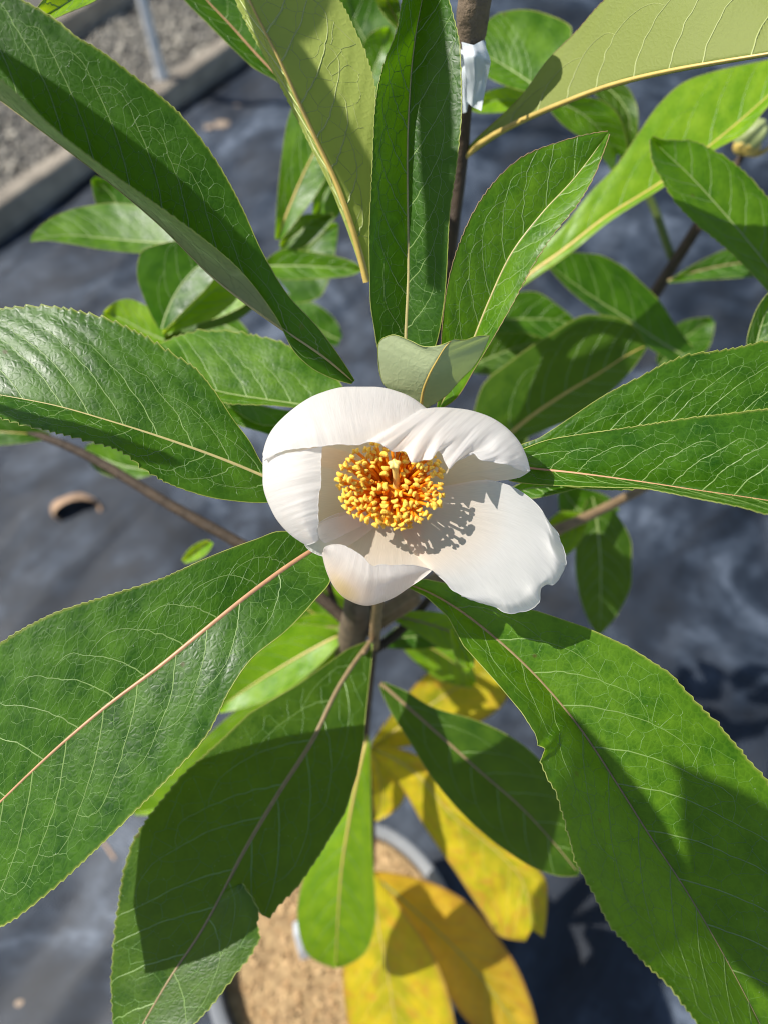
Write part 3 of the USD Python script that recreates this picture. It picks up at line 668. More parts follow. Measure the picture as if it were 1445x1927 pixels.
# top left corner
leaf(mid=[(210, -40), (150, -10), (100, 20), (60, 40)], left=[(215, -30), (180, 0), (130, 22), (95, 36), (58, 42)], right=[(205, -50), (130, -40), (80, 0), (58, 36)], d=[0.33, 0.325, 0.32], mat='lime', rib='green', veins=5, **MID)
# right of the tape
leaf(mid=[(1010, 165), (960, 130), (915, 105), (880, 95)], left=[(1010, 175), (950, 160), (905, 135), (878, 100)], right=[(1070, 95), (1075, 55), (1040, 30), (985, 17), (945, 22), (905, 50), (880, 90)], d=[0.44, 0.445, 0.45], mat='bright', rib='green', veins=7, quilt=0.0009, **MID)
leaf(mid=[(1000, 190), (960, 187), (920, 190), (882, 200)], left=[(1000, 205), (950, 210), (905, 212), (882, 204)], right=[(1000, 165), (960, 162), (920, 170), (882, 196)], d=[0.46, 0.46, 0.46], mat='lime', rib='green', veins=5, **MID)
# curled dark leaf under the bronze one
leaf(mid=[(1040, 190), (1080, 205), (1120, 235), (1160, 290)], left=[(1030, 200), (1060, 235), (1110, 270), (1155, 330)], right=[(1060, 180), (1120, 185), (1165, 220), (1180, 290)], d=[0.45, 0.455, 0.47], mat='bright', rib='green', veins=5, **MID)
leaf(mid=[(1110, 150), (1160, 180), (1185, 230), (1180, 300)], left=[(1100, 160), (1140, 200), (1165, 240), (1165, 310)], right=[(1140, 140), (1185, 170), (1200, 215), (1195, 290)], d=[0.48, 0.48, 0.49], mat='olive', rib='green', veins=5, **MID)
# large bright leaf behind, right
leaf(mid=[(960, 545), (1000, 513), (1060, 470), (1140, 408), (1240, 345), (1340, 270), (1445, 180), (1520, 110)], left=[(955, 540), (1010, 470), (1060, 425), (1110, 362), (1160, 310), (1200, 252), (1240, 195), (1290, 152), (1350, 132), (1445, 112), (1530, 95)], right=[(965, 550), (1010, 520), (1070, 478), (1150, 414), (1250, 350), (1340, 284), (1400, 250), (1445, 200), (1530, 125)],
     d=[0.45, 0.43, 0.42, 0.41], dl=[0, 0.002, 0.004], dr=[0, -0.006, -0.012], mat='lime', rib='gold', under=False, veins=9, rib_w=3.2, quilt=0.001, nu=110, nv=25, net=False)
# right leaf with its tip toward the middle
leaf(mid=[(1510, 610), (1445, 502), (1400, 445), (1360, 398), (1290, 322), (1250, 285), (1226, 258)], left=[(1500, 620), (1445, 548), (1370, 470), (1300, 412), (1265, 372), (1242, 332), (1226, 300), (1222, 262)], right=[(1520, 590), (1500, 440), (1445, 372), (1400, 322), (1350, 286), (1290, 263), (1255, 263), (1228, 255)],
     d=[0.40, 0.395, 0.39], dl=-0.006, dr=-0.004, mat='bright', rib='green', teeth=3, veins=8, rib_w=2.2, quilt=0.0008, nu=130, nv=25, net=False)
# dark leaf with sunlit base, right middle
leaf(mid=[(1285, 668), (1230, 635), (1180, 600), (1120, 562), (1075, 530), (1030, 495)], left=[(1265, 682), (1215, 650), (1150, 605), (1100, 570), (1065, 540), (1030, 500)], right=[(1305, 655), (1270, 610), (1240, 565), (1205, 530), (1170, 500), (1120, 478), (1075, 475), (1032, 490)],
     d=[0.50, 0.49, 0.48], dl=-0.006, dr=-0.003, rib='green', veins=7, rib_w=2.6, **MID)
# big olive leaf behind the flower, right
leaf(mid=[(940, 835), (990, 790), (1060, 742), (1130, 700), (1180, 668), (1216, 650)], left=[(930, 820), (890, 790), (905, 730), (960, 680), (1030, 632), (1110, 592), (1170, 600), (1214, 645)], right=[(950, 840), (1010, 815), (1070, 790), (1130, 752), (1180, 705), (1216, 655)],
     d=[0.47, 0.465, 0.46], dl=[0, -0.004, 0], dr=[0, 0.006, 0], mat='olive', rib='gold', veins=7, rib_w=2.6, **MID)
leaf(mid=[(900, 620), (950, 600), (1020, 600), (1085, 610)], left=[(895, 600), (940, 555), (1000, 548), (1050, 575), (1085, 606)], right=[(905, 640), (960, 650), (1030, 640), (1085, 614)], d=[0.52, 0.52, 0.52], rib='green', veins=5, **MID)
leaf(mid=[(880, 690), (930, 670), (980, 650), (1020, 640)], left=[(880, 660), (920, 630), (970, 625), (1020, 636)], right=[(885, 700), (930, 705), (985, 690), (1022, 646)], d=[0.51, 0.51, 0.51], mat='olive', rib='green', veins=5, **MID)
leaf(mid=[(1240, 690), (1275, 650), (1310, 620), (1340, 600)], left=[(1235, 680), (1250, 630), (1300, 600), (1338, 596)], right=[(1250, 700), (1300, 680), (1335, 650), (1344, 606)], d=[0.56, 0.55, 0.55], rib='green', veins=4, **MID)
leaf(mid=[(1255, 528), (1320, 508), (1390, 495), (1470, 488)], left=[(1258, 530), (1320, 490), (1380, 468), (1440, 470), (1470, 482)], right=[(1258, 532), (1320, 526), (1390, 522), (1440, 516), (1470, 494)], d=[0.53, 0.52, 0.51], rib='tan', veins=6, rib_w=2.6, **MID)
leaf(mid=[(1415, 690), (1425, 640), (1440, 590), (1470, 540)], left=[(1405, 690), (1405, 650), (1420, 590), (1436, 562), (1465, 535)], right=[(1430, 690), (1460, 650), (1490, 600), (1480, 545)], d=[0.36, 0.36, 0.355], rib='green', veins=5, **MID)
# hanging leaf at the right
leaf(mid=[(1115, 935), (1125, 1000), (1130, 1080), (1130, 1140), (1125, 1193)], left=[(1105, 940), (1085, 1000), (1082, 1060), (1090, 1120), (1108, 1170), (1122, 1193)], right=[(1125, 935), (1165, 975), (1188, 1030), (1188, 1090), (1165, 1150), (1130, 1193)], d=[0.50, 0.51, 0.52], dl=[0, 0.004, 0], mat='olive', rib='green', veins=7, **MID)
leaf(mid=[(1100, 975), (1075, 990), (1045, 1015), (1022, 1040)], left=[(1098, 968), (1060, 962), (1030, 985), (1018, 1035)], right=[(1104, 985), (1090, 1020), (1060, 1045), (1026, 1044)], d=[0.49, 0.49, 0.49], mat='lime', rib='gold', veins=5, **MID)
leaf(mid=[(1060, 920), (1080, 950), (1110, 970), (1160, 965)], left=[(1050, 930), (1060, 985), (1110, 990), (1160, 970)], right=[(1070, 915), (1120, 925), (1150, 940), (1165, 960)], d=[0.515, 0.515, 0.515], rib='green', veins=4, **MID)
leaf(mid=[(960, 930), (1000, 918), (1050, 915), (1100, 912)], left=[(962, 918), (1000, 905), (1050, 905), (1100, 908)], right=[(965, 940), (1000, 938), (1050, 928), (1100, 915)], d=[0.34, 0.335, 0.33], mat='green', rib='green', veins=5, **MID)
# small ones at left
leaf(mid=[(395, 1018), (375, 1032), (345, 1056)], left=[(388, 1016), (362, 1028), (342, 1054)], right=[(402, 1022), (385, 1046), (348, 1060)], d=[0.455, 0.46, 0.465], mat='lime', rib='gold', veins=3, **MID)
leaf(mid=[(95, 822), (40, 815), (-20, 812), (-60, 815)], left=[(90, 826), (40, 834), (-10, 838), (-60, 822)], right=[(95, 816), (40, 795), (-10, 785), (-60, 808)], d=[0.465, 0.46, 0.46], rib='gold', veins=4, **MID)
leaf(mid=[(290, 885), (240, 878), (200, 865), (160, 845)], left=[(288, 892), (240, 902), (190, 890), (158, 850)], right=[(292, 878), (240, 850), (200, 830), (162, 838)], d=[0.48, 0.485, 0.49], mat='bright', rib='green', veins=4, **MID)
# below the flower
leaf(mid=[(640, 1195), (570, 1232), (490, 1280), (410, 1335)], left=[(640, 1190), (560, 1175), (480, 1220), (420, 1290), (406, 1332)], right=[(645, 1205), (590, 1262), (500, 1320), (414, 1342)], d=[0.46, 0.465, 0.47], mat='lime', rib='gold', veins=6, rib_w=2.6, **MID)
leaf(mid=[(640, 1260), (570, 1300), (480, 1360), (400, 1430), (330, 1510), (250, 1530)], left=[(635, 1250), (560, 1275), (470, 1320), (390, 1385), (310, 1460), (248, 1522)], right=[(645, 1270), (590, 1330), (510, 1400), (430, 1470), (350, 1530), (255, 1535)], d=[0.50, 0.50, 0.51], mat='lime', rib='green', veins=7, **MID)
leaf(mid=[(655, 1180), (620, 1180), (570, 1200), (530, 1250)], left=[(652, 1190), (640, 1250), (590, 1262), (534, 1255)], right=[(650, 1170), (600, 1155), (550, 1170), (526, 1245)], d=[0.48, 0.48, 0.485], mat='lime', rib='tan', veins=5, **MID)
leaf(mid=[(650, 1185), (610, 1165), (570, 1140), (540, 1105)], left=[(648, 1195), (600, 1195), (560, 1165), (538, 1110)], right=[(652, 1178), (620, 1135), (580, 1112), (543, 1102)], d=[0.50, 0.50, 0.505], mat='bright', rib='gold', veins=5, **MID)
leaf(mid=[(735, 1158), (790, 1170), (850, 1190), (905, 1220)], left=[(735, 1165), (780, 1190), (840, 1222), (902, 1226)], right=[(737, 1152), (790, 1150), (860, 1160), (908, 1214)], d=[0.45, 0.455, 0.46], mat='lime', rib='tan', veins=6, rib_w=3.2, **MID)
leaf(mid=[(710, 1215), (760, 1200), (830, 1195), (900, 1215)], left=[(712, 1210), (760, 1175), (840, 1165), (900, 1208)], right=[(714, 1218), (770, 1222), (840, 1218), (900, 1222)], d=[0.49, 0.49, 0.495], mat='green', rib='green', veins=5, **MID)
leaf(mid=[(850, 1180), (862, 1205), (872, 1225), (885, 1255)], left=[(846, 1185), (850, 1215), (860, 1245), (880, 1258)], right=[(860, 1180), (880, 1210), (892, 1235), (890, 1256)], d=[0.42, 0.42, 0.42], mat='lime', rib='green', veins=3, **MID)
leaf(mid=[(655, 1150), (620, 1135), (585, 1118), (545, 1085)], left=[(652, 1160), (610, 1160), (570, 1140), (543, 1090)], right=[(658, 1142), (635, 1105), (590, 1085), (548, 1080)], d=[0.53, 0.53, 0.535], mat='lime', rib='gold', veins=5, **MID)
leaf(mid=[(668, 1225), (625, 1270), (560, 1320), (500, 1390), (470, 1440)], left=[(662, 1222), (600, 1262), (520, 1320), (470, 1390), (464, 1438)], right=[(674, 1232), (650, 1300), (590, 1360), (530, 1420), (474, 1445)], d=[0.52, 0.525, 0.53], mat='lime', rib='gold', veins=6, **MID)
leaf(mid=[(745, 1195), (800, 1215), (850, 1245), (890, 1290)], left=[(742, 1200), (780, 1245), (840, 1285), (886, 1294)], right=[(748, 1190), (810, 1190), (870, 1220), (894, 1284)], d=[0.53, 0.535, 0.54], mat='lime', rib='gold', veins=5, **MID)
leaf(mid=[(470, 640), (430, 615), (390, 600), (340, 600)], left=[(470, 650), (420, 645), (380, 632), (338, 604)], right=[(472, 632), (440, 595), (390, 575), (342, 594)], d=[0.47, 0.475, 0.48], mat='bright', rib='green', veins=5, **MID)
leaf(mid=[(640, 640), (600, 620), (560, 590), (530, 555)], left=[(636, 650), (580, 640), (545, 610), (528, 560)], right=[(645, 632), (630, 600), (580, 565), (534, 552)], d=[0.54, 0.54, 0.545], mat='green', rib='green', veins=5, **MID)
leaf(mid=[(930, 700), (960, 740), (975, 790), (980, 840)], left=[(920, 705), (930, 750), (950, 800), (976, 842)], right=[(940, 695), (990, 735), (1000, 790), (984, 842)], d=[0.54, 0.54, 0.545], mat='olive', rib='green', veins=5, **MID)
# lower right, second whorl
leaf(mid=[(716, 1286), (760, 1325), (800, 1360), (900, 1450), (980, 1520), (1040, 1585), (1088, 1645)], left=[(714, 1290), (735, 1340), (762, 1382), (810, 1460), (880, 1542), (950, 1600), (1020, 1640), (1062, 1650), (1088, 1648)], right=[(722, 1284), (760, 1300), (810, 1330), (900, 1358), (980, 1400), (1030, 1450), (1062, 1530), (1082, 1600), (1090, 1642)],
     d=[0.43, 0.425, 0.42], dl=[0, -0.002, 0.004], dr=[0, -0.004, 0.0], mat='olive', rib='tan', veins=7, rib_w=2.8, nu=120, nv=25, net=False)
# yellow leaves
leaf(mid=[(700, 1405), (770, 1355), (850, 1300), (930, 1255), (970, 1225)], left=[(698, 1400), (740, 1340), (800, 1270), (870, 1228), (968, 1220)], right=[(704, 1412), (790, 1400), (880, 1370), (950, 1320), (975, 1232)], d=[0.60, 0.60, 0.60], mat='yellow', rib='gold', veins=7, vein_mat='vein_yellow', margin='margin_brown', label='yellowing leaf', **MID)
leaf(mid=[(692, 1405), (712, 1450), (720, 1500), (705, 1545)], left=[(690, 1405), (690, 1460), (690, 1520), (702, 1545)], right=[(698, 1405), (750, 1440), (762, 1490), (710, 1546)], d=[0.61, 0.62, 0.63], mat='yellow', rib='gold', veins=4, vein_mat='vein_yellow', margin='margin_brown', label='small yellow leaf turning orange', **MID)
leaf(mid=[(700, 1408), (780, 1455), (850, 1535), (930, 1600), (985, 1665), (1000, 1750)], left=[(696, 1415), (750, 1475), (800, 1560), (855, 1640), (905, 1715), (945, 1765), (988, 1772)], right=[(705, 1402), (790, 1425), (860, 1520), (930, 1572), (1005, 1628), (1030, 1670), (1022, 1765)], d=[0.57, 0.56, 0.555], dl=[0, 0.010, 0.012], dr=[0, -0.004, 0.0], mat='yellow', rib='gold', veins=7, vein_mat='vein_yellow', margin='margin_brown', wave=0.009, label='curled yellow leaf', **MID)
leaf(mid=[(698, 1640), (712, 1740), (730, 1840), (745, 1940), (760, 2040)], left=[(694, 1645), (660, 1740), (645, 1830), (655, 1927), (740, 2040)], right=[(704, 1640), (760, 1720), (820, 1810), (850, 1900), (860, 1960), (770, 2040)], d=[0.60, 0.60, 0.60], dl=[0, 0.010, 0.004], dr=[0, -0.006, 0.0], wave=0.006, mat='yellow', rib='gold', veins=8, vein_mat='vein_yellow', margin='margin_brown', label='broad yellow leaf over the pot', **MID)
leaf(mid=[(700, 1645), (780, 1715), (860, 1790), (920, 1860), (980, 1950)], left=[(698, 1652), (750, 1750), (820, 1840), (900, 1940), (970, 1960)], right=[(706, 1640), (790, 1655), (880, 1700), (940, 1770), (985, 1850), (1010, 1940), (990, 1960)], d=[0.63, 0.63, 0.63], dl=[0, -0.010, 0], dr=[0, 0.012, 0], wave=0.007, mat='orange', rib='green', veins=8, vein_mat='vein_yellow', margin='margin_brown', label='broad orange leaf over the pot', **MID)
# hanging lime leaf
leaf(mid=[(692, 1385), (672, 1470), (655, 1560), (642, 1650), (636, 1740), (632, 1822)], left=[(688, 1385), (650, 1480), (610, 1560), (572, 1650), (560, 1720), (575, 1790), (628, 1822)], right=[(697, 1385), (698, 1480), (700, 1570), (704, 1650), (708, 1720), (690, 1790), (640, 1822)], d=[0.52, 0.515, 0.525, 0.55], dl=[0, 0.006, 0.008], dr=[0, 0.002, 0.004], mat='lime', rib='gold', veins=8, rib_w=2.6, **MID)

# --- shoot rising out of the frame at the upper left; it shades the leaves in view ----
def upper_leaf(x, y, d, t, ang, length, width, mat='green'):
    c_ = at(x, y, d) + t * SUN
    a = math.radians(ang)
    ax_ = math.cos(a) * RGT + math.sin(a) * UPV
    ay_ = -math.sin(a) * RGT + math.cos(a) * UPV
    h, w = length / 2, width / 2
    return leaf(mid=[(-h, 0), (-h / 2, 0), (0, 0), (h / 2, 0), (h, 0)], left=[(-h, 0.0005), (-h * 0.6, w * 0.62), (-0.1 * h, w), (h * 0.5, w * 0.8), (h * 0.85, w * 0.35), (h, 0.0005)],
                right=[(-h, -0.0005), (-h * 0.6, -w * 0.62), (-0.1 * h, -w), (h * 0.5, -w * 0.8), (h * 0.85, -w * 0.35), (h, -0.0005)], d=[0.0, 0.004, -0.004], dl=0.006, dr=0.006,
                mat=mat, veins=8, place=(c_, ax_, ay_, -FWD), **dict(MID, nu=60, nv=15))
upper_leaf(1370, 1640, 0.275, 0.46, -56, 0.115, 0.050)
upper_leaf(1125, 1560, 0.272, 0.30, -59, 0.128, 0.020)
upper_leaf(768, 190, 0.286, 0.26, 84, 0.110, 0.020)
upper_leaf(240, 330, 0.264, 0.12, -42, 0.120, 0.020)
upper_leaf(560, 190, 0.302, 0.22, -66, 0.110, 0.013)
upper_leaf(828, 340, 0.287, 0.24, 30, 0.024, 0.015)
upper_leaf(120, 790, 0.284, 0.16, -16, 0.070, 0.010)
upper_leaf(1060, 720, 0.465, 0.52, 30, 0.090, 0.034)

# ------------------------------------------------------------------ stems
def stem(name, pts, radii, mat, n=40, sides=14, wob=0.10, label=None):
    P = np.array([at(*q) for q in pts])
    pr = obj(name, tube(P, np.array(radii), sides, n=n, wob=wob, seed=len(COUNT)), M[mat], SH)
    if label: pr.SetCustomDataByKey('label', label)
    return pr
POT = on_plane(628, 1792, 0.20)
trunk_top = at(668, 1175, 0.44)
TB = on_plane(640, 1755, 0.175)
P = np.array([TB + [0, 0, -0.03], TB + [0.0, 0.004, 0.07], at(612, 1470, 0.60), trunk_top, at(672, 1110, 0.40)])
obj('trunk', tube(P, np.array([0.0105, 0.0095, 0.009, 0.0085, 0.006]), 18, n=60, wob=0.05, seed=3), M['bark_grey'], SH)
stem('branch', [(672, 1190, 0.445), (600, 1122, 0.445), (450, 1022, 0.45), (300, 938, 0.455), (150, 850, 0.46), (50, 812, 0.463), (-60, 790, 0.47)], [0.0036, 0.0036, 0.0034, 0.0031, 0.0027, 0.0022, 0.0018], 'bark')
stem('branch', [(690, 1170, 0.44), (800, 1100, 0.455), (920, 1040, 0.47), (1040, 1000, 0.48), (1100, 974, 0.485), (1185, 932, 0.495), (1250, 895, 0.50)], [0.004, 0.0038, 0.0036, 0.0034, 0.0032, 0.003, 0.003], 'twig')
stem('branch', [(690, 1165, 0.45), (850, 900, 0.52), (1060, 720, 0.56), (1180, 625, 0.565), (1240, 540, 0.56), (1310, 430, 0.54), (1370, 335, 0.52), (1400, 285, 0.515)], [0.005, 0.0048, 0.0046, 0.0045, 0.0044, 0.004, 0.003, 0.002], 'bark')
stem('branch', [(1212, 355, 0.54), (1228, 385, 0.545), (1248, 440, 0.552), (1268, 492, 0.557)], [0.0026, 0.0028, 0.003, 0.003], 'stalk_green', n=20)
stem('branch', [(900, -110, 0.30), (884, 60, 0.325), (876, 180, 0.35), (868, 292, 0.375), (852, 430, 0.395), (826, 600, 0.41), (770, 800, 0.425), (700, 1100, 0.44), (690, 1180, 0.445)], [0.0030, 0.0030, 0.0032, 0.0032, 0.0032, 0.0033, 0.0035, 0.004, 0.004], 'bark', n=60)
stem('bark_sleeve', [(903, -90, 0.300), (894, -20, 0.31), (888, 40, 0.32), (884, 86, 0.329)], [0.0066, 0.0068, 0.0066, 0.0060], 'bark_grey', n=24, wob=0.14, label='thick bark-covered stem end above the white tape')
stem('branch', [(705, 1215, 0.43), (712, 1130, 0.37), (726, 1040, 0.325), (740, 965, 0.298)], [0.0030, 0.0028, 0.0026, 0.0030], 'twig', n=30, label='tan flower stalk')
stem('branch', [(706, 1205, 0.435), (700, 1250, 0.46), (694, 1330, 0.50), (690, 1405, 0.56), (700, 1520, 0.60), (700, 1645, 0.63)], [0.0026, 0.0024, 0.0022, 0.0022, 0.002, 0.0016], 'bark', n=40)
stem('leaf_stalk', [(704, 1206, 0.42), (697, 1212, 0.405), (685, 1230, 0.394)], [0.0018, 0.0017, 0.0013], 'twig', n=12)
stem('leaf_stalk', [(690, 1150, 0.42), (686, 1130, 0.41), (690, 1100, 0.38)], [0.0018, 0.0017, 0.0013], 'rib_gold', n=12)
stem('leaf_stalk', [(700, 1195, 0.44), (725, 1170, 0.43), (770, 1140, 0.42), (785, 1128, 0.415)], [0.0026, 0.0026, 0.0028, 0.0024], 'twig', n=16)
stem('branch', [(700, 1225, 0.45), (760, 1180, 0.455), (820, 1110, 0.46), (860, 1060, 0.465)], [0.003, 0.0026, 0.0022, 0.002], 'bark', n=20)
stem('branch', [(640, 1165, 0.47), (628, 1130, 0.46), (615, 1090, 0.45)], [0.002, 0.002, 0.002], 'bark', n=12)

# buds, upper right
def bud(x, y, d, s, tilt):
    m = trimesh.creation.icosphere(3, 1.0)
    v = np.array(m.vertices)
    v[:, 2] *= 1.25
    v *= (1 + 0.10 * np.cos(5 * np.arctan2(v[:, 1], v[:, 0])) * (v[:, 2] > -0.2))[:, None]
    v = v @ trimesh.transformations.rotation_matrix(tilt, [0.3, 1, 0])[:3, :3].T * s
    return v + at(x, y, d), m.faces
b = obj('flower_bud', bud(1412, 254, 0.50, 0.0088, 0.5), M['bud'], SH)
obj('sepal', merge([bud(1398 + 8 * k, 272 + 3 * (k % 2), 0.503, 0.0055, 0.5 + k) for k in range(3)]), M['rib_gold'], b)
stem('leaf_stalk', [(1400, 285, 0.513), (1420, 290, 0.508), (1450, 275, 0.50)], [0.0018, 0.0018, 0.001], 'lime' if False else 'rib_gold', n=10)

# ------------------------------------------------------------------ the flower
flower = empty('flower', SH)
flower.SetCustomDataByKey('label', 'open white flower with a golden centre')
FL = str(flower.GetPath())

def shallow(d):
    d = np.asarray(d, float)
    return np.where(d > 0.274, 0.274 + (d - 0.274) * 0.6, d)

def petal(rows, n=90, m=90, ruffle=0.0, rseed=1, cream=(0.5, 0.0), crease=0.0, label=None, edge_cream=0.0, fray=0.0, r0=0.55, lift=0.0):
    """rows: polylines of (x, y, depth) from the base of the petal to its free edge."""
    R = np.stack([resample(q, m) for q in rows])                      # rows x m x 3
    R[..., 2] = shallow(R[..., 2])
    s = np.r_[0, np.cumsum(np.mean(np.linalg.norm(np.diff(np.concatenate([R[..., :2], R[..., 2:] * 5400], -1), axis=0), axis=2), 1))]
    q = np.linspace(0, s[-1], n)
    G = np.stack([[PchipInterpolator(s, R[:, j, k])(q) for k in range(3)] for j in range(m)])   # m x 3 x n
    G = np.transpose(G, (2, 0, 1))
    # smooth the corners of the loft
    for _ in range(3):
        G[1:-1] = 0.25 * G[:-2] + 0.5 * G[1:-1] + 0.25 * G[2:]
    for _ in range(2):
        G[:, 1:-1] = 0.25 * G[:, :-2] + 0.5 * G[:, 1:-1] + 0.25 * G[:, 2:]
    t = (q / s[-1])[:, None]; w = np.linspace(0, 1, m)[None]
    G[..., 2] += lift * np.clip((t - 0.5) / 0.5, 0, 1) ** 1.2
    if ruffle or crease or fray:
        nz = meshkit.fbm(np.stack([w * 11 + 0 * t, t * 2.2 + 0 * w, 0 * t * w + rseed * 3.1], -1), 3, rseed) - 0.5
        lon = meshkit.fbm(np.stack([w * 26 + 0 * t, t * 1.6 + 0 * w, 0 * t * w + rseed * 5.7], -1), 3, rseed + 3) - 0.5
        G[..., 2] += ruffle * nz * np.clip((t - r0) / (1 - r0), 0, 1) ** 1.5 + crease * lon * np.clip((t - 0.2) / 0.3, 0, 1)
        fr = meshkit.fbm(np.stack([w * 21 + 0 * t, 0 * t + 0 * w, 0 * t * w + rseed], -1), 2, rseed + 9) - 0.5
        k = np.clip((t - 0.93) / 0.07, 0, 1)
        dirv = np.gradient(G[..., :2], axis=0); dirv /= np.maximum(np.linalg.norm(dirv, axis=-1, keepdims=True), 1e-6)
        G[..., :2] += (fray * fr * k)[..., None] * dirv
    P = at(G[..., 0], G[..., 1], G[..., 2])
    Nn = grid_normals(P)
    V = P.reshape(-1, 3); fc = grid_faces(n, m)
    cr = np.clip(np.interp(np.broadcast_to(t, (n, m)), [0, 0.35, 0.6, 1], [cream[0], cream[0] * 0.75, cream[1], edge_cream]), 0, 1)
    if callable(label): cr = np.clip(cr + label(t, w), 0, 1)
    st = np.stack([np.broadcast_to(t, (n, m)) * 4 + rseed, np.broadcast_to(w, (n, m)) * 4], -1).reshape(-1, 2)
    pr = obj('petal', (V, fc), M['petal'], FL, smooth=True, uv=st, prim_vars={'cream': cr})
    rim = np.concatenate([P[n // 2:, 0], P[-1, 1:-1], P[n // 2:, -1][::-1]])
    tv, tf = tube(rim, 0.00013, 6)
    obj('petal_rim', (tv, tf), M['petal'], FL, prim_vars={'cream': np.full(len(tv), edge_cream)}, uv=np.zeros((len(tv), 2)))
    return pr

# open petal, lower right
petal([[(790, 925, 0.2915), (772, 960, 0.2915), (745, 985, 0.2915)],
       [(850, 912, 0.2880), (845, 975, 0.2885), (775, 1038, 0.2885)],
       [(912, 903, 0.2840), (930, 990, 0.2830), (880, 1060, 0.2825), (818, 1078, 0.2815)],
       [(958, 914, 0.2815), (985, 990, 0.2790), (945, 1075, 0.2785), (880, 1105, 0.279), (838, 1096, 0.279)],
       [(1000, 940, 0.2805), (1030, 1000, 0.2770), (1010, 1075, 0.2755), (950, 1125, 0.2765), (880, 1124, 0.279), (852, 1112, 0.28)],
       [(1020, 962, 0.280), (1037, 1004, 0.2765), (1042, 1060, 0.2750), (1010, 1104, 0.2750), (958, 1136, 0.2768), (905, 1132, 0.2795), (866, 1118, 0.281)],
       [(1028, 980, 0.287), (1052, 1010, 0.2825), (1064, 1062, 0.2810), (1043, 1098, 0.2800), (1017, 1108, 0.279), (1016, 1130, 0.2805), (962, 1156, 0.2825), (930, 1144, 0.284), (868, 1122, 0.285)]],
      ruffle=0.006, rseed=2, cream=(0.6, 0.03), crease=0.0003, fray=8, n=110, m=130, r0=0.72)
# left petal, its free edge turned in over the bowl
petal([[(700, 880, 0.2915), (690, 920, 0.2915), (715, 965, 0.2915)],
       [(600, 842, 0.2880), (575, 920, 0.2890), (600, 1005, 0.2880)],
       [(520, 858, 0.2810), (512, 920, 0.2830), (545, 995, 0.2830), (578, 1020, 0.283)],
       [(494, 862, 0.2730), (494, 905, 0.2740), (513, 965, 0.2740), (545, 1005, 0.2745), (577, 1026, 0.276)],
       [(525, 856, 0.2665), (522, 905, 0.2655), (540, 965, 0.2660), (565, 1002, 0.2680), (584, 1024, 0.271)],
       [(580, 846, 0.2635), (575, 900, 0.2620), (576, 960, 0.2625), (585, 1000, 0.265), (594, 1020, 0.268)],
       [(605, 841, 0.2640), (604, 880, 0.2625), (603, 915, 0.2625), (599, 945, 0.263), (600, 975, 0.264), (597, 1000, 0.266), (600, 1016, 0.268)]],
      ruffle=0.0015, lift=0.0030, rseed=5, cream=(0.8, 0.0), crease=0.0006, fray=5)
# upper left hood
petal([[(690, 905, 0.2915), (720, 892, 0.2915), (760, 890, 0.2915)],
       [(580, 872, 0.2885), (640, 800, 0.2890), (745, 800, 0.2890)],
       [(512, 860, 0.2800), (560, 778, 0.2825), (650, 740, 0.2840), (785, 776, 0.284)],
       [(495, 852, 0.2720), (505, 820, 0.2735), (545, 774, 0.2760), (600, 740, 0.2775), (655, 727, 0.2785), (705, 727, 0.2785), (755, 738, 0.2785), (802, 768, 0.279)],
       [(496, 860, 0.2670), (530, 815, 0.2660), (590, 772, 0.2665), (650, 752, 0.2680), (710, 755, 0.269), (800, 772, 0.272)],
       [(498, 866, 0.2640), (540, 835, 0.2610), (600, 812, 0.2595), (660, 803, 0.2600), (715, 800, 0.261), (795, 780, 0.268)],
       [(499, 868, 0.2635), (530, 849, 0.2605), (565, 842, 0.2590), (605, 840, 0.2580), (640, 836, 0.2580), (665, 837, 0.2585), (690, 831, 0.2590), (735, 825, 0.260), (790, 788, 0.267)]],
      ruffle=0.0012, lift=0.0058, rseed=8, cream=(0.8, 0.0), crease=0.0006, fray=5, n=100, m=110)
# upper right petal with a crinkled edge
petal([[(735, 900, 0.2912), (765, 905, 0.2912), (795, 925, 0.2912)],
       [(775, 820, 0.2885), (850, 850, 0.2890), (880, 910, 0.2875)],
       [(785, 778, 0.2800), (860, 780, 0.2830), (930, 830, 0.2830), (972, 900, 0.279)],
       [(790, 770, 0.2730), (830, 766, 0.2750), (870, 769, 0.2770), (915, 781, 0.2770), (955, 806, 0.2750), (985, 845, 0.2730), (997, 885, 0.2730)],
       [(765, 785, 0.2650), (815, 786, 0.2660), (860, 792, 0.2670), (905, 808, 0.2670), (945, 832, 0.2665), (975, 858, 0.2675), (994, 886, 0.270)],
       [(730, 806, 0.2590), (785, 822, 0.2590), (830, 828, 0.2600), (870, 838, 0.2615), (915, 848, 0.2620), (955, 862, 0.2635), (990, 886, 0.2680)],
       [(692, 829, 0.2570), (718, 836, 0.2562), (738, 848, 0.2560), (762, 850, 0.2570), (776, 869, 0.2556), (795, 866, 0.2578), (812, 862, 0.2562), (825, 847, 0.2598), (834, 866, 0.2572), (845, 882, 0.2560), (858, 868, 0.2598), (872, 862, 0.2580), (888, 851, 0.2606), (905, 866, 0.2580), (925, 868, 0.2610), (945, 872, 0.2600), (965, 878, 0.2630), (985, 888, 0.2670)]],
      ruffle=0.007, lift=0.0055, rseed=11, cream=(0.8, 0.02), crease=0.0010, fray=6, n=110, m=150)
